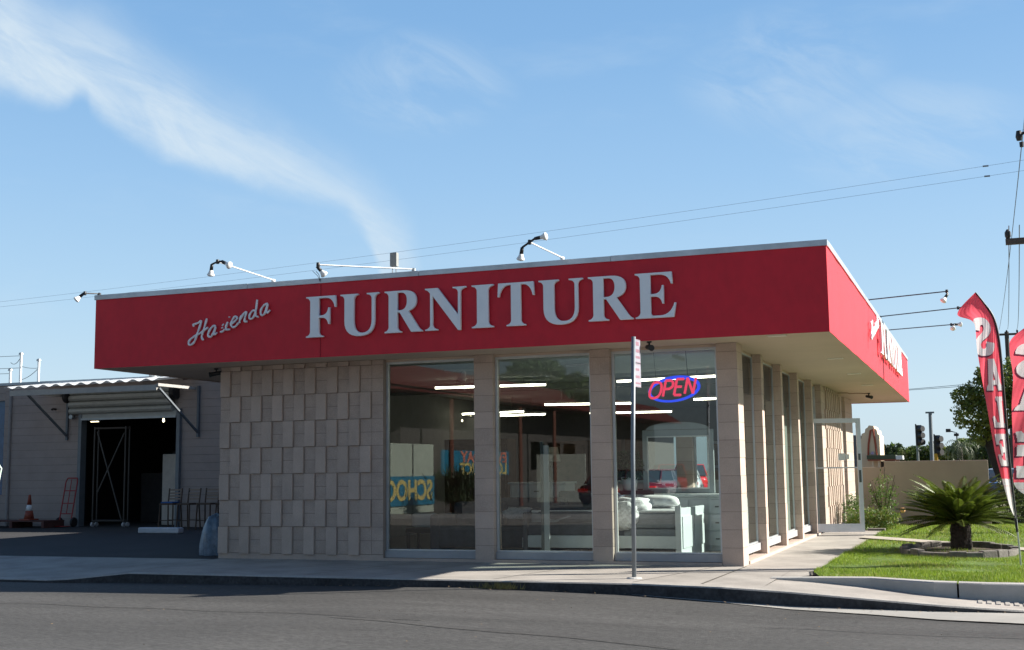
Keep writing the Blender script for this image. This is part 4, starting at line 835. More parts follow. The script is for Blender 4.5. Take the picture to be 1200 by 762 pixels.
# stools
t0 = root('bar_stool', 'slat backed wooden bar stool under a blue cloth, left end of the row', 'bar stool', (-15.75, 8.8, 0), R(4), 'slat backed stools outside the warehouse'); SW_ = mat('stool_wood', (.27, .20, .15), .6, .15)
t = t0; bx('seat', (-.2, -.2, .60), (.2, .2, .64), WOOD, .01)
for sx in (-.18, .18):
    b = MB(); b.tube([(sx*1.1, -.2, 0), (sx, -.17, .6)], .018, 6); b.build('leg', WOOD, t); b = MB(); b.tube([(sx*1.1, .22, 0), (sx, .18, .6), (sx, .24, 1.0)], .018, 6); b.build('leg', WOOD, t)
for z in (.72, .79, .86, .94): bx('slat', (-.17, .185+(z-.6)*.12, z), (.17, .20+(z-.6)*.12, z+.04), SW_, .004)
b = MB(); b.tube([(-.18, -.18, .22), (.18, -.18, .22)], .012, 6); b.tube([(-.18, .19, .22), (.18, .19, .22)], .012, 6); b.build('stretcher', WOOD, t)
for i, (x, rz, lab) in enumerate(((-15.22, -5, 'slat backed wooden bar stool, second of the row by the door jamb'), (-14.72, 3, 'slat backed wooden bar stool in front of the warehouse block wall'), (-14.24, 12, 'slat backed wooden bar stool partly hidden by the store corner'))):
    c = copy_tree(t0); c.location = (x, 8.8+.08*i, 0); c.rotation_euler.z = R(rz); c['label'] = lab
tag(MB().bevbox((-15.93, 8.65, .642), (-15.58, 8.92, .675), .012).build('blue_cloth', mat('blue_cloth', (.03, .12, .35), .8, .2)), 'folded blue cloth lying on the leftmost stool', 'cloth')
tag(MB().bevbox((-15.28, 6.95, 0), (-14.15, 7.15, .13), .03, None).build('parking_block', mat('white_block', (.55, .57, .60), .8, .12)), 'white painted parking block on the dark yard', 'parking block')
# wrapped item by the corner
bm = bmesh.new(); bmesh.ops.create_grid(bm, x_segments=24, y_segments=24, size=1)
from mathutils import noise
wm = MB(); nu, nv = 36, 14
for j in range(nv+1):
    for i in range(nu):
        a = 2*math.pi*i/nu; v = j/nv; r = (1-.42*v**3)*(1 if v < .98 else .3); fold = 1+.09*math.sin(a*7+2*v)+.05*math.sin(a*13+v*5)*(1-v)
        wm.v.append((.24*math.cos(a)*r*fold*(1.12-.15*v), .30*math.sin(a)*r*fold, .66*v*(1.0+.04*math.sin(a*3))))
for j in range(nv):
    for i in range(nu): wm.f.append((j*nu+i, j*nu+(i+1) % nu, (j+1)*nu+(i+1) % nu, (j+1)*nu+i)); wm.mi.append(0)
wm.f.append(tuple(nv*nu+i for i in range(nu))); wm.mi.append(0); bm.free()
ow = wm.build('wrapped_bundle', mat('plastic_wrap', (.11, .17, .24), .25, .35, 9, .5, 25), None, True); ow.location = (-8.86, .75, 0); tag(ow, 'bundle wrapped in crinkled blue grey plastic beside the store corner', 'bundle')
# pale panel at left edge
t = root('yard_sign', 'pale green panel on a post cut by the left edge of the photo', 'sign', (-15.9, 3.0, 0)); b = MB(); b.tube([(-.1, 0, 0), (-.1, 0, 1.7)], .03, 8); b.build('post', STEEL, t); b = MB(); b.add([(-.4, -.03, 1.12), (.22, -.03, 1.12), (.30, -.03, 1.5), (.16, -.03, 1.66), (-.4, -.03, 1.66), (-.4, 0, 1.12), (.22, 0, 1.12), (.30, 0, 1.5), (.16, 0, 1.66), (-.4, 0, 1.66)], [(0, 1, 2, 3, 4), (9, 8, 7, 6, 5), (0, 5, 6, 1), (1, 6, 7, 2), (2, 7, 8, 3), (3, 8, 9, 4), (4, 9, 5, 0)]); b.build('panel', mat('pale_green', (.55, .68, .60), .6, .05), t)
# weed in the gutter
g = np.random.default_rng(4); V = []
for k in range(150):
    x, y = g.normal(-2.42, .13), -2.80-abs(g.normal(0, .03)); h = g.uniform(.02, .10); a = g.uniform(0, 6.28); V += [(x-.006, y, -.09), (x+.006, y, -.09), (x+math.cos(a)*h*.6, y+math.sin(a)*h*.4, -.09+h)]
tag(tri_mesh('weed', V, np.arange(len(V)).reshape(-1, 3), mat('dry_weed', (.16, .15, .06), .8, .4, 40)), 'small dry weed tuft growing at the foot of the kerb', 'weed')

# ------------------------------------------------------------------ sago palm and planter
sp = root('sago_palm', 'dark green sago palm with a stubby trunk inside a stone ring', 'palm', (2.70, 3.9, 0))
b = MB(); b.lathe([(.14, -.03), (.165, .06), (.15, .2), (.16, .33), (.13, .42), (.05, .46)], n=20); tr = b.build('trunk', TRUNK, sp)
b = MB(); g = random.Random(5)
for i in range(150):
    a = g.uniform(0, 6.28); z = g.uniform(.0, .4); r = .145; q = Vector((math.cos(a), math.sin(a), 0)); s_ = q.cross(Vector((0, 0, 1))); p = q*r+Vector((0, 0, z)); b.add([p-s_*.02, p+s_*.02, p+q*.045+Vector((0, 0, .055))], [(0, 1, 2)])
b.build('leaf_bases', TRUNK, tr)
def fronds(n, L0, seed, mm, parent, width=.13, zc=.42, up=1.0):
    g = random.Random(seed); V = []; F = []
    for i in range(n):
        az_ = i*2.39996+g.uniform(-.2, .2); t_ = i/n; el_ = R(84 - 74*t_**1.25 + g.uniform(-6, 6))*up; L = L0*g.uniform(.88, 1.08)*(1.0 if t_ > .15 else .82)
        h = Vector((math.cos(az_), math.sin(az_), 0)); side = h.cross(Vector((0, 0, 1))); pts = []; p = Vector((0, 0, zc))+h*.05; e = el_; ns = 30
        for k in range(ns+1):
            pts.append((p.copy(), e)); e -= R(1.15+(.9 if t_ < .5 else .15)); p = p+(h*math.cos(e)+Vector((0, 0, math.sin(e))))*(L/ns)
        for k in range(ns):
            a, c = pts[k][0], pts[k+1][0]; b0 = len(V); w_ = .006; V += [a-side*w_, a+side*w_, c+side*w_, c-side*w_]; F.append((b0, b0+1, b0+2, b0+3))
        for k in range(2, ns):
            p, e = pts[k]; fwd = (h*math.cos(e)+Vector((0, 0, math.sin(e)))); upv = side.cross(fwd)*-1
            u = k/ns; ll = width*math.sin(math.pi*min(1, .12+.88*u))**.6*g.uniform(.9, 1.1)
            for sg in (-1, 1):
                d = (side*sg*.80 + fwd*.55 + upv*.32).normalized(); q = fwd*.011; b0 = len(V); V += [p-q, p+q, p+d*ll*.6+q*.8-upv*.004, p+d*ll-upv*.012, p+d*ll*.6-q]; F.append((b0, b0+1, b0+2, b0+3, b0+4))
    b = MB(); b.add(V, F); return b.build('fronds', mm, parent)
fronds(155, 1.0, 3, SAGO, sp)
pl = root('stone_edging', 'low ring of rough grey stones around the sago palm', 'stone edging', (2.68, 3.3, 0)); STN = mat('rough_stone', (.16, .15, .135), .95, .35, 7, .8, 40); g = random.Random(9); b = MB()
for i in range(24):
    a = 2*math.pi*i/24; x, y = .80*math.cos(a), 1.30*math.sin(a); M4 = Matrix.Translation((x, y, g.uniform(.0, .012))) @ Matrix.Rotation(math.atan2(1.3*math.cos(a), -.8*math.sin(a))+g.uniform(-.1, .1), 4, 'Z'); L = g.uniform(.11, .14); b.bevbox((-L, -.055, -.02), (L, .055, g.uniform(.075, .105)), .015, M4)
b.build('stones', STN, pl)
b = MB(); b.add([(.76*math.cos(2*math.pi*i/24), 1.26*math.sin(2*math.pi*i/24), .018) for i in range(24)], [tuple(range(24))]); b.build('soil', mat('planter_soil', (.07, .05, .035), .95, .3), pl)

# ------------------------------------------------------------------ feather flags
def feather(label, base, pole, edge, rowmap, tip_fold=None, xoff=0):
    """pole, edge: matching lists of (x,z) along the mast and along the free edge, top to bottom"""
    t = root('feather_flag', label, 'flag', base, group='red feather flags by the street'); bx_, by_, _ = base
    # mast
    mp_ = smooth_line([(x-bx_, 0., z) for x, z in pole], 3); b = MB(); lowz = mp_[-1]
    b.tube([(p[0], 0, p[2]) for p in mp_] + [(lowz[0]*.7, 0, .45)], [.012]*4+[.016]*(len(mp_)-3), 8); b.build('mast_sleeve', BLACK, t)
    b = MB(); b.tube([(lowz[0]*.75, 0, .62), (0, 0, -.05)], .011, 8); b.build('pole', mat('flag_pole', (.5, .52, .54), .35, .05, metal=.8), t)
    # fabric as fine grid; colours follow the printed design
    nv, nu = 560, 80
    A = np.array(smooth_line([(x, z) for x, z in pole], 10)); B = np.array(smooth_line([(x, z) for x, z in edge], 10))
    ta, tb = np.linspace(0, 1, len(A)), np.linspace(0, 1, len(B)); v = np.linspace(0, 1, nv+1)
    PA = np.c_[np.interp(v, ta, A[:, 0]), np.interp(v, ta, A[:, 1])]; PB = np.c_[np.interp(v, tb, B[:, 0]), np.interp(v, tb, B[:, 1])]
    u = np.linspace(0, 1, nu+1); UU, VV = np.meshgrid(u, v)
    P2 = PB[:, None, :]*(1-UU[..., None]) + PA[:, None, :]*UU[..., None]
    yy = .05*np.sin(VV*9+UU*3)*(1-UU) + .014*np.sin(VV*31+UU*9)*(1-UU) + .0025*np.sin(VV*70+UU*26)*np.sin(UU*14+VV*12) - .14*(1-UU)*np.exp(-((VV-.08)/.08)**2)
    V = np.stack([P2[..., 0]-bx_, yy+0*P2[..., 0], P2[..., 1]], -1).reshape(-1, 3)
    i, j = np.meshgrid(np.arange(nv), np.arange(nu), indexing='ij'); k = i*(nu+1)+j; F = np.stack([k, k+1, k+nu+2, k+nu+1], -1).reshape(-1, 4)
    uc = (UU[:-1, :-1]+.5/nu).ravel(); zc = P2[:-1, :-1, 1].ravel(); xc = P2[:-1, :-1, 0].ravel(); mi = np.zeros(len(F), int)
    white_z = rowmap['white']; mi[zc < white_z] = 1; mi[(zc < white_z-.09) & (zc > white_z-.096)] = 3
    for (ch, z0, z1, u0, u1) in rowmap['letters']:
        lx_ = 1-(uc-u0)/(u1-u0); lz_ = (zc-z0)/(z1-z0)         # print seen from the back: mirrored
        for (ox, oz, idx) in ((-.06, -.05, 2), (0, 0, 1)):
            m_ = np.zeros(len(F), bool)
            for loop in path(FAT[ch]): m_ ^= inside(lx_-ox*(-1), lz_-oz, loop)
            mi[m_ & (zc > white_z)] = idx
    for (z0, z1, u0, u1) in rowmap.get('small', []):
        for q in range(5):
            c0 = u0+(u1-u0)*q/5; w_ = (u1-u0)/5; lx_ = (uc-c0)/w_; lz_ = (zc-z0)/(z1-z0)
            m_ = ((lx_ > .1) & (lx_ < .35) & (lz_ > 0) & (lz_ < 1)) | ((lx_ > .1) & (lx_ < .8) & (lz_ > 0) & (lz_ < 1) & (np.abs(lz_-(.5 if q % 2 else .9)) < .12)); mi[m_] = 3
    tri_mesh('banner', V, F, [mat('flag_red', (.86, .13, .18), .75, .05, 3, trans=.5), mat('flag_white', (.78, .77, .78), .75, .03, 3, trans=.35), mat('flag_shadow_print', (.16, .03, .06), .8, 0, trans=.3), mat('flag_small_print', (.70, .30, .36), .8, 0, trans=.3)], t, mi)
    return t
FAT = {
'S': "M.95,.72 L.62,.66 Q.60,.82 .48,.82 Q.36,.82 .38,.72 Q.40,.64 .62,.56 Q1.0,.44 1.0,.24 Q1.0,-.02 .52,-.02 Q.04,-.02 .02,.32 L.36,.36 Q.38,.18 .52,.17 Q.66,.18 .64,.28 Q.62,.36 .38,.44 Q.02,.56 .02,.76 Q.04,1.02 .50,1.02 Q.92,1.02 .95,.72 Z",
'A': "M.0,0 L.34,0 L.38,.18 L.60,.18 L.62,0 L1,0 Q.98,.14 .86,.2 L.66,1 L.34,1 L.12,.2 Q.0,.14 0,0 Z M.43,.33 L.57,.33 L.50,.62 Z",
'L': "M.08,1 L.62,1 L.62,.88 L.52,.84 L.52,.16 L.74,.18 L.86,.38 L1,.36 L.96,0 L.04,0 L.04,.12 L.16,.16 L.16,.84 L.08,.88 Z",
'E': "M0,0 L.98,0 L1,.36 L.82,.36 Q.78,.18 .62,.18 L.46,.18 L.46,.42 L.60,.42 L.66,.32 L.78,.32 L.78,.70 L.66,.70 L.60,.60 L.46,.60 L.46,.83 L.62,.83 Q.78,.82 .80,.66 L.98,.66 L.96,1 L0,1 L0,.88 L.12,.84 L.12,.16 L0,.12 Z"}
pole1 = [(3.11, 3.607), (3.228, 3.427), (3.305, 3.285), (3.348, 3.112), (3.374, 2.826), (3.389, 2.15), (3.407, 1.369), (3.44, .62)]
edge1 = [(3.105, 3.60), (2.87, 3.325), (3.067, 3.207), (3.09, 2.84), (3.125, 2.497), (3.174, 2.044), (3.237, 1.483), (3.309, 1.094), (3.383, .763), (3.43, .642)]
feather('tall red SALE feather flag whose black pointed top reaches above the tree', (3.47, .58, 0), pole1, edge1,
        {'white': 1.135, 'letters': [('S', 2.76, 3.26, -.12, .80), ('A', 2.29, 2.71, .12, .93), ('L', 1.80, 2.21, .18, .90), ('E', 1.30, 1.72, .12, .90)], 'small': [(.90, .99, .45, .8)]})
SH = -.155
pole2 = [(4.05, 3.25), (4.17, 3.05), (4.24, 2.8), (4.26, 2.5), (4.27, 2.1), (4.28, 1.6), (4.29, 1.1), (4.30, .62)]
edge2 = [(4.0, 3.24), (3.70, 3.02), (3.66, 2.85), (3.68, 2.5), (3.64, 2.1), (3.63, 1.7), (3.62, 1.3), (3.64, 1.0), (4.0, .78), (4.28, .64)]
pole2 = [(a+SH, c) for a, c in pole2]; edge2 = [(a+SH, c) for a, c in edge2]
feather('shorter red SALE feather flag cut by the right edge of the photo', (4.10, 1.1, 0), pole2, edge2,
        {'white': 1.08, 'letters': [('S', 2.48, 2.94, .08, .85), ('A', 2.04, 2.44, .05, .9), ('L', 1.62, 2.0, .06, .9), ('E', 1.14, 1.58, .05, .9)], 'small': [(.86, .96, .1, .6)]})

# ------------------------------------------------------------------ planting by the door, tan wall
BY = 13.3
t = root('garden_wall', 'long plain tan stucco wall beyond the lawn with a lower left section', 'wall'); 
b = MB(); b.bevbox((.26, BY, -.1), (.925, BY+.2, 1.31), .01); b.build('low_section', STUCCO, t); b = MB(); b.bevbox((.93, BY-.04, -.1), (3.20, BY+.2, 1.445), .012); b.build('high_section', STUCCO, t)
b = MB(); b.bevbox((.905, BY-.05, -.08), (.928, BY-.02, 1.32), .004); b.build('edge_strip', STUCCO, t)
tag(leafy('rose_bush', 900, (.98, 11.6, .60), (.36, .3, .62), .030, LEAF1, None, 11, .1, two=BUSH), 'loose leafy rose bush against the tan wall', 'bush')
b = MB(); g = random.Random(2)
for k in range(9):
    a = g.uniform(0, 6.28); b.tube([(.98, 11.6, -.02), (.98+.12*math.cos(a), 11.6+.1*math.sin(a), .5), (.98+.3*math.cos(a), 11.6+.2*math.sin(a), g.uniform(.8, 1.15))], [.012, .008, .004], 5)
rb = b.build('stems', TRUNK); rb.parent = bpy.data.objects['rose_bush']
for i, (x, y, sx, sy, sz, mm, m2, n, lab) in enumerate(((.62, 10.75, .45, .28, .28, BUSH, LEAF2, 1500, 'bright green leafy shrub at the foot of the glass door'), (1.08, 10.6, .35, .3, .26, LEAF2, BUSH, 1200, 'yellow green shrub right of the glass door'), (.35, 11.6, .25, .7, .45, BUSH, LEAF1, 1500, 'leafy shrub seen through the glass door along the wall'))):
    tag(leafy('shrub', n, (x, y, sz*.75), (sx, sy, sz), .032, mm, None, 20+i, .1, two=m2, ratio=.35), lab, 'shrub', 'shrubs beside the door')
t = root('flower', 'pale orange bloom standing low in front of the tan wall', 'flower', (1.42, 11.2, 0)); b = MB(); b.tube([(-.3, 0, 0), (-.1, 0, .3), (0, 0, .36)], .006, 5); b.build('stem', LEAF1, t); blob('petals', (0, 0, .38), (.05, .05, .055), mat('bloom', (.75, .42, .2), .7, .2), t, 3, .3, 2)
b = MB(); b.bevbox((.78, 9.95, -.01), (1.12, 10.2, .045), .01); tag(b.build('stepping_stone', STN), 'flat dark stone beside the shrubs at the path edge', 'stone')

# ------------------------------------------------------------------ trees
def tree(nm, label, x, y, z0, h, crown, trunk_pts, tr, n, size, m1, m2, seed, cat='tree', grp=None):
    t = root(nm, label, cat, (x, y, z0), group=grp); b = MB(); b.tube(trunk_pts, tr, 9)
    g = random.Random(seed); top = Vector(trunk_pts[-1])
    for k in range(7):
        c = crown[k % len(crown)]; q = Vector(c[:3]); s_ = Vector(trunk_pts[-2]).lerp(top, g.random()); b.tube([s_, s_.lerp(q, .5)+Vector((0, 0, .1)), q], [tr[-1]*.7, tr[-1]*.45, tr[-1]*.2], 6)
    b.build('trunk', TRUNK, t, True)
    Vs = []; gg = np.random.default_rng(seed); 
    tot = sum(c[3] for c in crown); allV = []; mis = []
    for c in crown:
        k = int(n*c[3]**2/sum(q[3]**2 for q in crown)); d = gg.normal(size=(k, 3)); d /= np.linalg.norm(d, axis=1)[:, None]; 
        lob = gg.normal(size=(16, 3)); lob /= np.linalg.norm(lob, axis=1)[:, None]; nr = (d @ lob.T).max(1)
        r = gg.uniform(.35, 1, k)**.5*(.6+.5*np.clip((nr-.7)/.3, 0, 1)); p = d*r[:, None]*c[3]*np.array([1, 1, .8])+np.array(c[:3])
        a = gg.normal(size=(k, 3)); a /= np.linalg.norm(a, axis=1)[:, None]; b_ = np.cross(a, gg.normal(size=(k, 3))); b_ /= np.linalg.norm(b_, axis=1)[:, None]
        L = size*gg.uniform(.5, 1.3, k)[:, None]; V = np.empty((k*4, 3)); V[0::4] = p-a*L; V[1::4] = p+b_*L*.5; V[2::4] = p+a*L; V[3::4] = p-b_*L*.5; allV.append(V); mis.append((gg.random(k) < c[4]).astype(int))
    V = np.vstack(allV); tri_mesh('crown', V, np.arange(len(V)).reshape(-1, 4), [m1, m2], t, np.concatenate(mis)); return t
tree('street_tree', 'large leafy tree with a leaning dark trunk behind the first flag', 3.75, 32, -.1, 6,
     [(-.9, 0, 3.3, .75, .4), (-.2, .2, 4.1, .9, .5), (.7, 0, 4.6, 1.0, .7), (1.4, .3, 4.1, 1.1, .7), (-1.0, .1, 4.0, .6, .5), (.2, -.4, 3.3, .9, .2), (1.5, -.2, 3.1, .9, .5), (-.35, .3, 4.75, .5, .6), (-.55, -.1, 2.6, .55, .2), (2.2, 0, 4.6, 1.0, .6)],
     [(.25, 0, 0), (.05, 0, .9), (-.25, 0, 1.8), (-.4, 0, 2.5), (-.2, 0, 3.3)], [.30, .24, .21, .20, .12], 15000, .08, LEAF2, mat('leaf_mid', (.13, .18, .035), .5, .35, 1.2, trans=.3), 5)
tree('distant_tree', 'broad dark distant tree left of the traffic signals', -5.0, 110, -.2, 4, [(-1.6, 0, 2.6, 1.5, .2), (0, 0, 2.9, 1.3, .3), (1.5, 0, 2.3, 1.4, .2), (-.5, 0, 1.5, 1.6, .1), (1.9, 0, 1.2, 1.3, .1)], [(0, 0, 0), (0, 0, 1), (0, 0, 2)], [.3, .25, .2], 5000, .20, LEAF3, LEAF1, 31, grp='distant trees beyond the tan wall')
tree('distant_tree', 'distant rounded tree behind the taller traffic signal', -1.6, 105, -.2, 4, [(-1.2, 0, 2.4, 1.4, .2), (.3, 0, 2.7, 1.4, .4), (1.5, 0, 2.4, 1.3, .4), (0, 0, 1.3, 1.7, .1)], [(0, 0, 0), (0, 0, 1), (0, 0, 2)], [.3, .25, .2], 5000, .20, LEAF1, LEAF3, 32, grp='distant trees beyond the tan wall')
tree('distant_tree', 'distant green tree behind the lower traffic signal', 1.4, 100, -.2, 4, [(-1.2, 0, 2.5, 1.3, .5), (.3, 0, 2.9, 1.4, .4), (1.5, 0, 2.7, 1.4, .4), (0, 0, 1.3, 1.7, .1)], [(0, 0, 0), (0, 0, 1), (0, 0, 2)], [.3, .25, .2], 5000, .19, LEAF1, LEAF2, 33, grp='distant trees beyond the tan wall')
tree('distant_tree', 'distant tree filling the gap under the large leaning tree', 4.4, 95, -.2, 5, [(-1.2, 0, 2.9, 1.5, .5), (.3, 0, 3.4, 1.5, .4), (1.8, 0, 3.2, 1.5, .4), (0, 0, 1.4, 1.8, .1)], [(0, 0, 0), (0, 0, 1), (0, 0, 2)], [.3, .25, .2], 5000, .19, LEAF3, LEAF1, 34, grp='distant trees beyond the tan wall')
tree('distant_tree', 'low distant tree just right of the mission style building', -7.0, 125, -.2, 4, [(.4, 0, 2.2, 1.5, .3), (2.0, 0, 1.6, 1.2, .2), (-.8, 0, 1.6, 1.4, .2)], [(0, 0, 0), (0, 0, 1), (0, 0, 2)], [.3, .25, .2], 4000, .22, LEAF3, LEAF1, 35, grp='distant trees beyond the tan wall')
# distant feather palm
t = root('palm_tree', 'small distant feather palm between the signals and the big tree', 'palm tree', (1.75, 70, -.2)); b = MB(); b.tube([(0, 0, 0), (.05, 0, 1.4), (0, 0, 2.9)], [.2, .16, .14], 8); b.build('trunk', TRUNK, t)
V = []; F = []; g = random.Random(8)
for i in range(18):
    a = i*2.4; e = R(g.uniform(10, 75)); h = Vector((math.cos(a), math.sin(a), 0)); sd = h.cross(Vector((0, 0, 1))); p = Vector((0, 0, 2.9)); pts = []
    for k in range(10): pts.append(p.copy()); e -= R(14); p = p+(h*math.cos(e)+Vector((0, 0, math.sin(e))))*.17
    for k in range(9):
        for sg in (-1, 1):
            b0 = len(V); V += [pts[k], pts[k]+(pts[k+1]-pts[k])*.45, pts[k+1]+sd*sg*.20+Vector((0, 0, -.20)), pts[k+1]+sd*sg*.18+Vector((0, 0, -.16))]; F.append((b0, b0+1, b0+2, b0+3))
b = MB(); b.add(V, F); b.build('fronds', leaf('far_palm', (.10, .13, .07)), t)
# hedge at far right
tag(leafy('hedge', 5000, (4.2, 15.2, .55), (.9, 1.2, .75), .05, LEAF3, None, 41, .2, two=LEAF1), 'dark hedge behind the flag poles at the right edge', 'hedge')

# ------------------------------------------------------------------ far buildings, signals, poles
t = root('mission_building', 'distant cream mission style restaurant with a stepped gable and red bell arch', 'building', (-6.40, 100, -.2)); CR = mat('cream_stucco', (.74, .60, .42), .9, .05)
prof = [(-.95, 0), (.87, 0), (.87, 4.45), (.72, 4.55), (.66, 4.95), (.46, 5.05), (.38, 5.3), (-.02, 5.36), (-.16, 5.15), (-.34, 5.05), (-.42, 4.7), (-.70, 4.6), (-.74, 4.15), (-.95, 4.05)]
b = MB(); n = len(prof); b.add([(x, 0, z) for x, z in prof]+[(x, 5, z) for x, z in prof], [tuple(range(n)), tuple(range(2*n-1, n-1, -1))]+[(i, i+n, (i+1) % n+n, (i+1) % n) for i in range(n)]); b.build('gable_wall', CR, t)
b = MB(); b.tube([(-.20, -.06, 2.4), (-.12, -.06, 3.6), (.12, -.06, 4.9), (.34, -.06, 5.0), (.50, -.06, 3.6), (.58, -.06, 2.4)], .09, 6); b.build('bell_arch', mat('brick_red', (.35, .08, .04), .8), t)
b = MB(); b.lathe([(.16, 0), (.13, .16), (.05, .26)], (.20, -.1, 2.7), 10); b.build('bell', mat('bell_violet', (.5, .35, .5), .6), t)
b = MB(); b.bevbox((-2.3, .4, 0), (-.96, 5, 4.5), .02); b.build('side_wall', mat('dark_roof_tile', (.08, .09, .11), .8), t)
b = MB(); b.bevbox((-.2, -1.6, 2.25), (2.3, .5, 2.62), .03); b.build('awning', mat('green_awning', (.07, .09, .05), .7), t); b = MB(); b.bevbox((-.15, -1.55, 2.12), (2.5, .4, 2.24), .02); b.build('awning_trim', mat('trim_red', (.33, .10, .06), .7), t)
b = MB(); b.bevbox((2.3, -1.6, 2.2), (2.9, .3, 2.55), .02); b.build('awning_end', WHITE, t)
for x in (.2, .75, 2.2): b = MB(); b.box((x, -1.4, 0), (x+.14, -1.26, 2.11)); b.build('post', CR, t)
b = MB(); b.box((-.1, .3, 0), (2.4, 3, 2.1)); b.build('storefront', mat('far_dark', (.06, .05, .05), .5), t)
SIG = mat('signal_black', (.012, .013, .016), .5, .05)
def signal(label, x, ztop, s=1.0):
    t = root('traffic_signal', label, 'traffic signal', (x, 50, -.2), group='traffic signals beyond the tan wall'); b = MB(); b.bevbox((-.19, .02, ztop-1.10), (-.12, .06, ztop+.06), .01); b.bevbox((-.17, -.10, ztop-1.06), (.14, .12, ztop), .03); hd = b.build('head', SIG, t)
    for k in range(3):
        b = MB(); b.lathe([(.155, 0), (.155, .24)], (0+.02, -.09, ztop-.20-k*.34), 12, Vector((.75, -.66, 0))); b.build('visor', SIG, hd)
    b = MB(); b.tube([(-.12, 0, 0), (-.12, 0, ztop-1.0)], .06, 8); b.tube([(-.12, 0, ztop-1.25), (.05, 0, ztop-1.3)], .04, 6); b.build('post', mat('signal_pole', (.22, .25, .25), .5, .1), t); return t
signal('taller black three lens traffic signal, left of the pair', .13, 3.66); signal('lower black three lens traffic signal right of the light pole', 1.01, 3.12)
b = MB(); b.bevbox((.80, 49.8, -.2), (.98, 50, 1.98), .02); tag(b.build('push_button_box', mat('signal_yellow', (.60, .33, .03), .6)), 'small yellow box at the foot of the lower traffic signal', 'signal box')
t = root('light_pole', 'tall slim grey pole with a small crosspiece between the traffic signals', 'pole', (.32, 60, -.2)); b = MB(); b.tube([(0, 0, 0), (.05, 0, 4.72)], [.13, .10], 10); b.build('pole', mat('far_pole', (.16, .19, .22), .6), t); b = MB(); b.bevbox((-.22, -.06, 4.66), (.28, .06, 4.76), .01); b.build('crosspiece', mat('far_pole', (0, 0, 0)), t)
t = root('street_lamp', 'small distant lamp with a double head right of the signals', 'lamp', (1.45, 80, -.2)); b = MB(); b.tube([(0, 0, 0), (0, 0, 4.0), (-.5, 0, 4.15)], .05, 6); b.build('pole', SIG, t); b = MB(); b.bevbox((-.75, -.15, 4.05), (-.4, .15, 4.3), .04); b.build('lamp_head', SIG, t); b = MB(); b.bevbox((-.2, -.15, 3.75), (.15, .15, 3.95), .04); b.build('lamp_head', SIG, t)
# parked thing and sign beyond the wall end
t = root('parked_car', 'small blue and white car glimpsed past the end of the tan wall', 'car', (4.0, 34, -.1), R(80)); b = MB(); b.bevbox((-1.9, -.8, .25), (1.9, .8, .82), .15); b.build('body', mat('car_blue', (.08, .16, .35), .3, .05), t); b = MB(); b.bevbox((-1.0, -.7, .80), (.9, .7, 1.32), .2); b.build('cabin', mat('car_glass', (.25, .30, .36), .1), t)
for sx in (-1.2, 1.2):
    for sy in (-.75, .75): b = MB(); b.lathe([(.3, -.09), (.3, .09)], (sx, sy, .3), 14, Vector((0, 1, 0))); b.build('wheel', BLACK, t)
# utility poles and wires
WIRE = mat('wire', (.16, .20, .26), .6, 0)
def upole(label, x, y, h, arms):
    t = root('utility_pole', label, 'utility pole', (x, y, -.2), group='utility poles'); b = MB(); b.tube([(0, 0, 0), (0, 0, h)], [.17, .12], 10); b.build('pole', mat('pole_wood', (.08, .07, .065), .9, .2, 5), t)
    for (z, w0, w1) in arms:
        b = MB(); b.box((w0, -.06, z-.06), (w1, .06, z+.06)); ar = b.build('crossarm', mat('pole_wood', (0, 0, 0)), t); k = w0+.05
        while k < w1:
            b = MB(); b.lathe([(.03, .05), (.06, .12), (.06, .2), (.02, .26)], (k, 0, z), 8); b.build('insulator', SIG, ar); k += (w1-w0-.1)/3-.001
    return t
upole('wooden utility pole with crossarm seen between the two flags', 4.84, 60, 9.3, [(9.15, -.62, 1.2)])
# hardware
t2 = upole('utility pole just outside the right edge whose arms enter the photo', 4.75, 10, 8.6, [(6.07, -.98, .4)]); 
for p in t2.children: pass
b = MB(); b.lathe([(.05, 0), (.07, .08), (.05, .2)], (-.60, 0, 8.17), 10); b.lathe([(.04, 0), (.045, .1)], (-.56, 0, 8.03), 10); b.tube([(-.62, 0, 8.3), (-.3, 0, 8.35), (0, 0, 8.3)], .03, 6); b.build('switch_gear', SIG, t2)
def wire(label, a, c, sag, r=.008, n=24, blocks=()):
    P_ = [Vector(a).lerp(Vector(c), i/n)-Vector((0, 0, sag*4*(i/n)*(1-i/n))) for i in range(n+1)]; b = MB(); b.tube(P_, r, 5)
    for f_ in blocks: q = Vector(a).lerp(Vector(c), f_)-Vector((0, 0, sag*4*f_*(1-f_))); b.tube([q-Vector((.09, 0, 0)), q+Vector((.09, 0, 0))], r*6, 6)
    return tag(b.build('power_line', WIRE), label, 'power line', 'overhead power lines')
# two lines crossing the sky from lower left to upper right
wire('upper of the two long power lines crossing the sky', (-60, 26, 8.75), (16, 26, 12.1), .65, .0045, 40, (.8384,))
wire('lower of the two long power lines crossing the sky', (-60, 26, 8.65), (16, 26, 11.75), .72, .0045, 40, (.8388,))
upole('far left utility pole carrying the long power lines, outside the photo', -60, 26, 9.4, [(9.1, -.8, .8)]); upole('right utility pole carrying the long power lines, outside the photo', 16, 26, 12.8, [(12.3, -.8, .8)])
wire('thin line falling from the top right towards the pole between the flags', (4.24, 10, 8.2), (4.45, 60, 9.25), .3, .010)
wire('line from the insulator above the right edge towards the street', (4.24, 10, 8.2), (4.42, -14, 10.6), .2, .007)
wire('thin line from the lower crossarm at the right edge to the far pole', (3.85, 10, 6.2), (4.9, 60, 9.25), .5, .010)
wire('second thin line from the lower crossarm to the far pole', (4.05, 10, 6.2), (5.4, 60, 9.25), .6, .010)
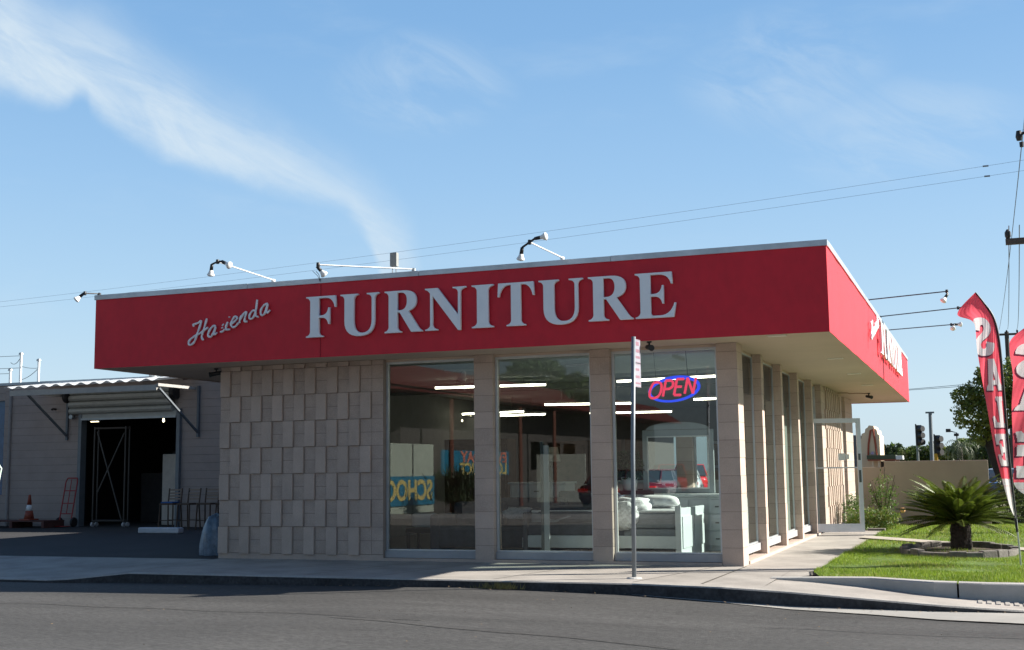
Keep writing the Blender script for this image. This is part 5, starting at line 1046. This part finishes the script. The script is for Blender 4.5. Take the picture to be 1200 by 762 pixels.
for i, z in enumerate((3.75, 3.3)):
    wire(('upper', 'lower')[i]+' of the faint lines between the red roof corner and the tree', (-6, 45, z+1.1+.5*i), (7, 45, z+1.75+.3*i), .12, .012)

# ------------------------------------------------------------------ across the street (seen in the glass)
OX = -15.05
op = root('opposite_shop', 'pale shop across the street with a red canopy, reflected in the windows', 'shop building'); 
b = MB(); b.box((-26, -60, -.1), (-16.5, -23, 4.2)); b.build('wall', mat('opposite_wall', (.09, .085, .08), .9, .2), op)
b = MB(); P_ = [(OX-.3, -16.5, 4.75), (OX+.35, -16.5, 4.35)]; b.quad((OX+.35, -60, 4.30), (OX+.35, -16.6, 4.05), (OX-1.3, -16.6, 5.25), (OX-1.3, -60, 5.35)); b.box((-26, -60, 4.22), (OX+.33, -16.7, 4.30)); b.build('canopy', mat('opposite_red', (.15, .03, .025), .7, .1), op)
b = MB(); 
for y in (-24.03, -31.2, -35.6, -45): b.tube([(OX+.1, y, -.1), (OX+.1, y, 4.25)], .09, 8)
b.build('posts', mat('post_rust', (.16, .055, .035), .7), op)
b = MB()
for y in (-38.6, -41.0, -43.4): b.box((OX-1.6, y, 1.4), (OX-1.45, y+1.9, 2.7))
b.build('windows', mat('opposite_window', (.30, .36, .42), .2), op)
ct = root('container', 'pale ribbed container with a blue banner, reflected in the left window', 'container'); b = MB(); b.box((OX-2.4, -22.8, -.05), (OX-.06, -17.2, 2.30)); b.build('body', mat('container_pale', (.52, .60, .50), .6, .1, 1.5), ct)
b = MB()
for y in (-21.1, -19.2): b.box((OX-.06, y, .0), (OX-.03, y+.05, 2.28))
b.build('rib', ALUDARK, ct)
MBN = Matrix.Translation((OX+.01, 0, 0)) @ Matrix.Rotation(R(90), 4, 'Z') @ Matrix.Rotation(R(90), 4, 'X')
BLUEB = mat('banner_blue', (.02, .22, .36), .7, .05); YEL = mat('banner_yellow', (.75, .62, .22), .7, .03); SAL = mat('banner_salmon', (.75, .26, .18), .7, .03)
bn = root('banner', 'blue SCHOOL banner low on the pale container', 'banner'); b = MB(); b.box((OX-.028, -22.75, .22), (OX-.005, -17.3, 1.20)); b.build('sheet', BLUEB, bn)
text_mesh('lettering', 'SCHOOL', .92, Matrix.Translation((0, -22.55, .42)) @ MBN, YEL, bn, .004, 1.15, 0, .03)
bn = root('banner', 'blue EVERYDAY LOW PRICE banner on the wall across the street', 'banner'); b = MB(); b.box((OX-.05, -30.1, 1.20), (OX-.005, -23.4, 2.12)); b.build('sheet', BLUEB, bn)
text_mesh('lettering', 'EVERYDAY', .56, Matrix.Translation((0, -29.85, 1.70)) @ MBN, SAL, bn, .004, 1.75, 0, .02); text_mesh('lettering', 'LOW PRICE', .60, Matrix.Translation((0, -29.85, 1.24)) @ MBN, YEL, bn, .004, 1.55, 0, .02)
t = root('fence', 'pale panel fence across the street, reflected in the middle window', 'fence'); b = MB(); b.box((-17.5, -37.6, -.1), (-14.1, -37.5, 2.1)); b.build('panel', mat('fence_pale', (.50, .54, .48), .8, .1), t)
tree('opposite_tree', 'big round tree across the street, reflected high in the middle window', -17.6, -41.5, -.1, 8, [(0, 0, 5.9, 2.0, .3), (-1.6, 0, 5.4, 1.4, .3), (1.6, 0, 5.2, 1.4, .3)], [(0, 0, 0), (0, 0, 2), (0, 0, 4.5)], [.3, .25, .2], 6000, .16, LEAF1, LEAF3, 51)
yc = root('yucca', 'dark spiky yucca across the street, reflected in the left window', 'yucca', (-13.1, -20.2, -.1)); b = MB(); b.tube([(0, 0, 0), (0, 0, 1.4)], [.2, .15], 8); b.build('trunk', TRUNK, yc)
V = []; g = random.Random(14)
for i in range(700):
    a = g.uniform(0, 6.28); e = g.uniform(-.5, 1.5); c = Vector((g.gauss(0, .35), g.gauss(0, .3), g.choice((.5, .85, 1.2)))); d = Vector((math.cos(a)*math.cos(e), math.sin(a)*math.cos(e), math.sin(e))); s_ = d.cross(Vector((0, 0, 1))).normalized()*.03; V += [c-s_, c+s_, c+d*g.uniform(.35, .65)]
tri_mesh('spikes', V, np.arange(len(V)).reshape(-1, 3), LEAF3, yc)
# parked cars across the street
def car(label, x, y, rz, col, suv=0, z=-.10):
    t = root('parked_car', label, 'car', (x, y, z), rz, 'cars parked across the street'); CB = mat('car_paint_'+str(col), col, .22, .02, coat=.6)
    # side profile stations along length: x, zlow, zbelt, halfwidth
    st = [(-2.28, .42, .72, .66), (-2.22, .30, .86, .80), (-1.6, .24, .93, .90), (-.6, .22, .95, .92), (.6, .22, .93, .92), (1.5, .24, .88, .90), (2.15, .30, .74, .80), (2.28, .40, .62, .66)]
    b = MB(); sec = []
    for (sx, zl, zb, hw) in st:
        zb += .12*suv; sec.append([(sx, -hw*.86, zl), (sx, -hw, zl+.12), (sx, -hw, zb-.16), (sx, -hw*.9, zb), (sx, 0, zb+.035), (sx, hw*.9, zb), (sx, hw, zb-.16), (sx, hw, zl+.12), (sx, hw*.86, zl)])
    n = 9; vs = [v for s_ in sec for v in s_]; fs = [(i*n+k, (i+1)*n+k, (i+1)*n+(k+1) % n, i*n+(k+1) % n) for i in range(len(st)-1) for k in range(n)]+[tuple(range(n)), tuple(range((len(st)-1)*n, len(st)*n))[::-1]]
    b.add(vs, fs); body = b.build('body', CB, t, True)
    zb = .94+.12*suv; ht = 1.44+.28*suv; r0, r1 = (-1.75, -1.25) if not suv else (-2.15, -1.95); f0, f1 = (1.15, .35)
    b = MB(); g_ = MB()
    A = [(r0, .80, zb), (r1, .62, ht-.04), (f1, .62, ht-.04), (f0, .80, zb)]
    g_.add([(x_, -w_, z_) for x_, w_, z_ in A]+[(x_, w_, z_) for x_, w_, z_ in A], [(0, 1, 2, 3), (7, 6, 5, 4), (0, 4, 5, 1), (2, 6, 7, 3)]); g_.build('windows', mat('car_window', (.03, .04, .05), .05, 0, spec=.8), t)
    b.bevbox((r1-.02, -.66, ht-.05), (f1+.02, .66, ht), .02); b.tube([(r0, -.80, zb), (r1, -.64, ht-.03)], .03, 5); b.tube([(r0, .80, zb), (r1, .64, ht-.03)], .03, 5); b.tube([(f0, -.80, zb), (f1, -.64, ht-.03)], .03, 5); b.tube([(f0, .80, zb), (f1, .64, ht-.03)], .03, 5); b.build('roof', CB, t, True)
    for sx in (-1.38, 1.40):
        for sy in (-.84, .84):
            w_ = MB(); w_.lathe([(.20, -.11), (.32, -.11), (.34, 0), (.32, .11), (.20, .11)], (sx, sy, .34), 18, Vector((0, 1, 0))); wh_ = w_.build('wheel', BLACK, t); w_ = MB(); w_.lathe([(.20, -.115), (.05, -.10), (.05, .10), (.20, .115)], (sx, sy, .34), 14, Vector((0, 1, 0))); w_.build('rim', STEEL, wh_)
    for sy in (-.62, .62):
        b = MB(); b.bevbox((-2.29, sy-.2, .64), (-2.18, sy+.2, .78), .02); b.build('tail_light', mat('tail_red', (.50, .01, .01), .2, 0, emit=(1, .05, .03), estr=.05), t)
        b = MB(); b.bevbox((2.16, sy-.18, .52), (2.27, sy+.18, .66), .02); b.build('headlight', WHITE, t)
    b = MB(); b.bevbox((-2.32, -.26, .50), (-2.285, .26, .62), .005); b.build('number_plate', WHITE, t); return t
car('silver blue sedan parked tail first across the street, shown in the mirror', -13.3, -43.5, R(-115), (.08, .13, .22)); car('white sedan parked across the street beside the silver blue one', -11.6, -41.5, R(-100), (.65, .66, .68))
car('red sport utility car parked behind the sedans across the street', -13.4, -50.5, R(-110), (.50, .02, .03), 1); car('dark red car parked across the street near the yucca', -9.4, -27.5, R(-80), (.07, .004, .008))
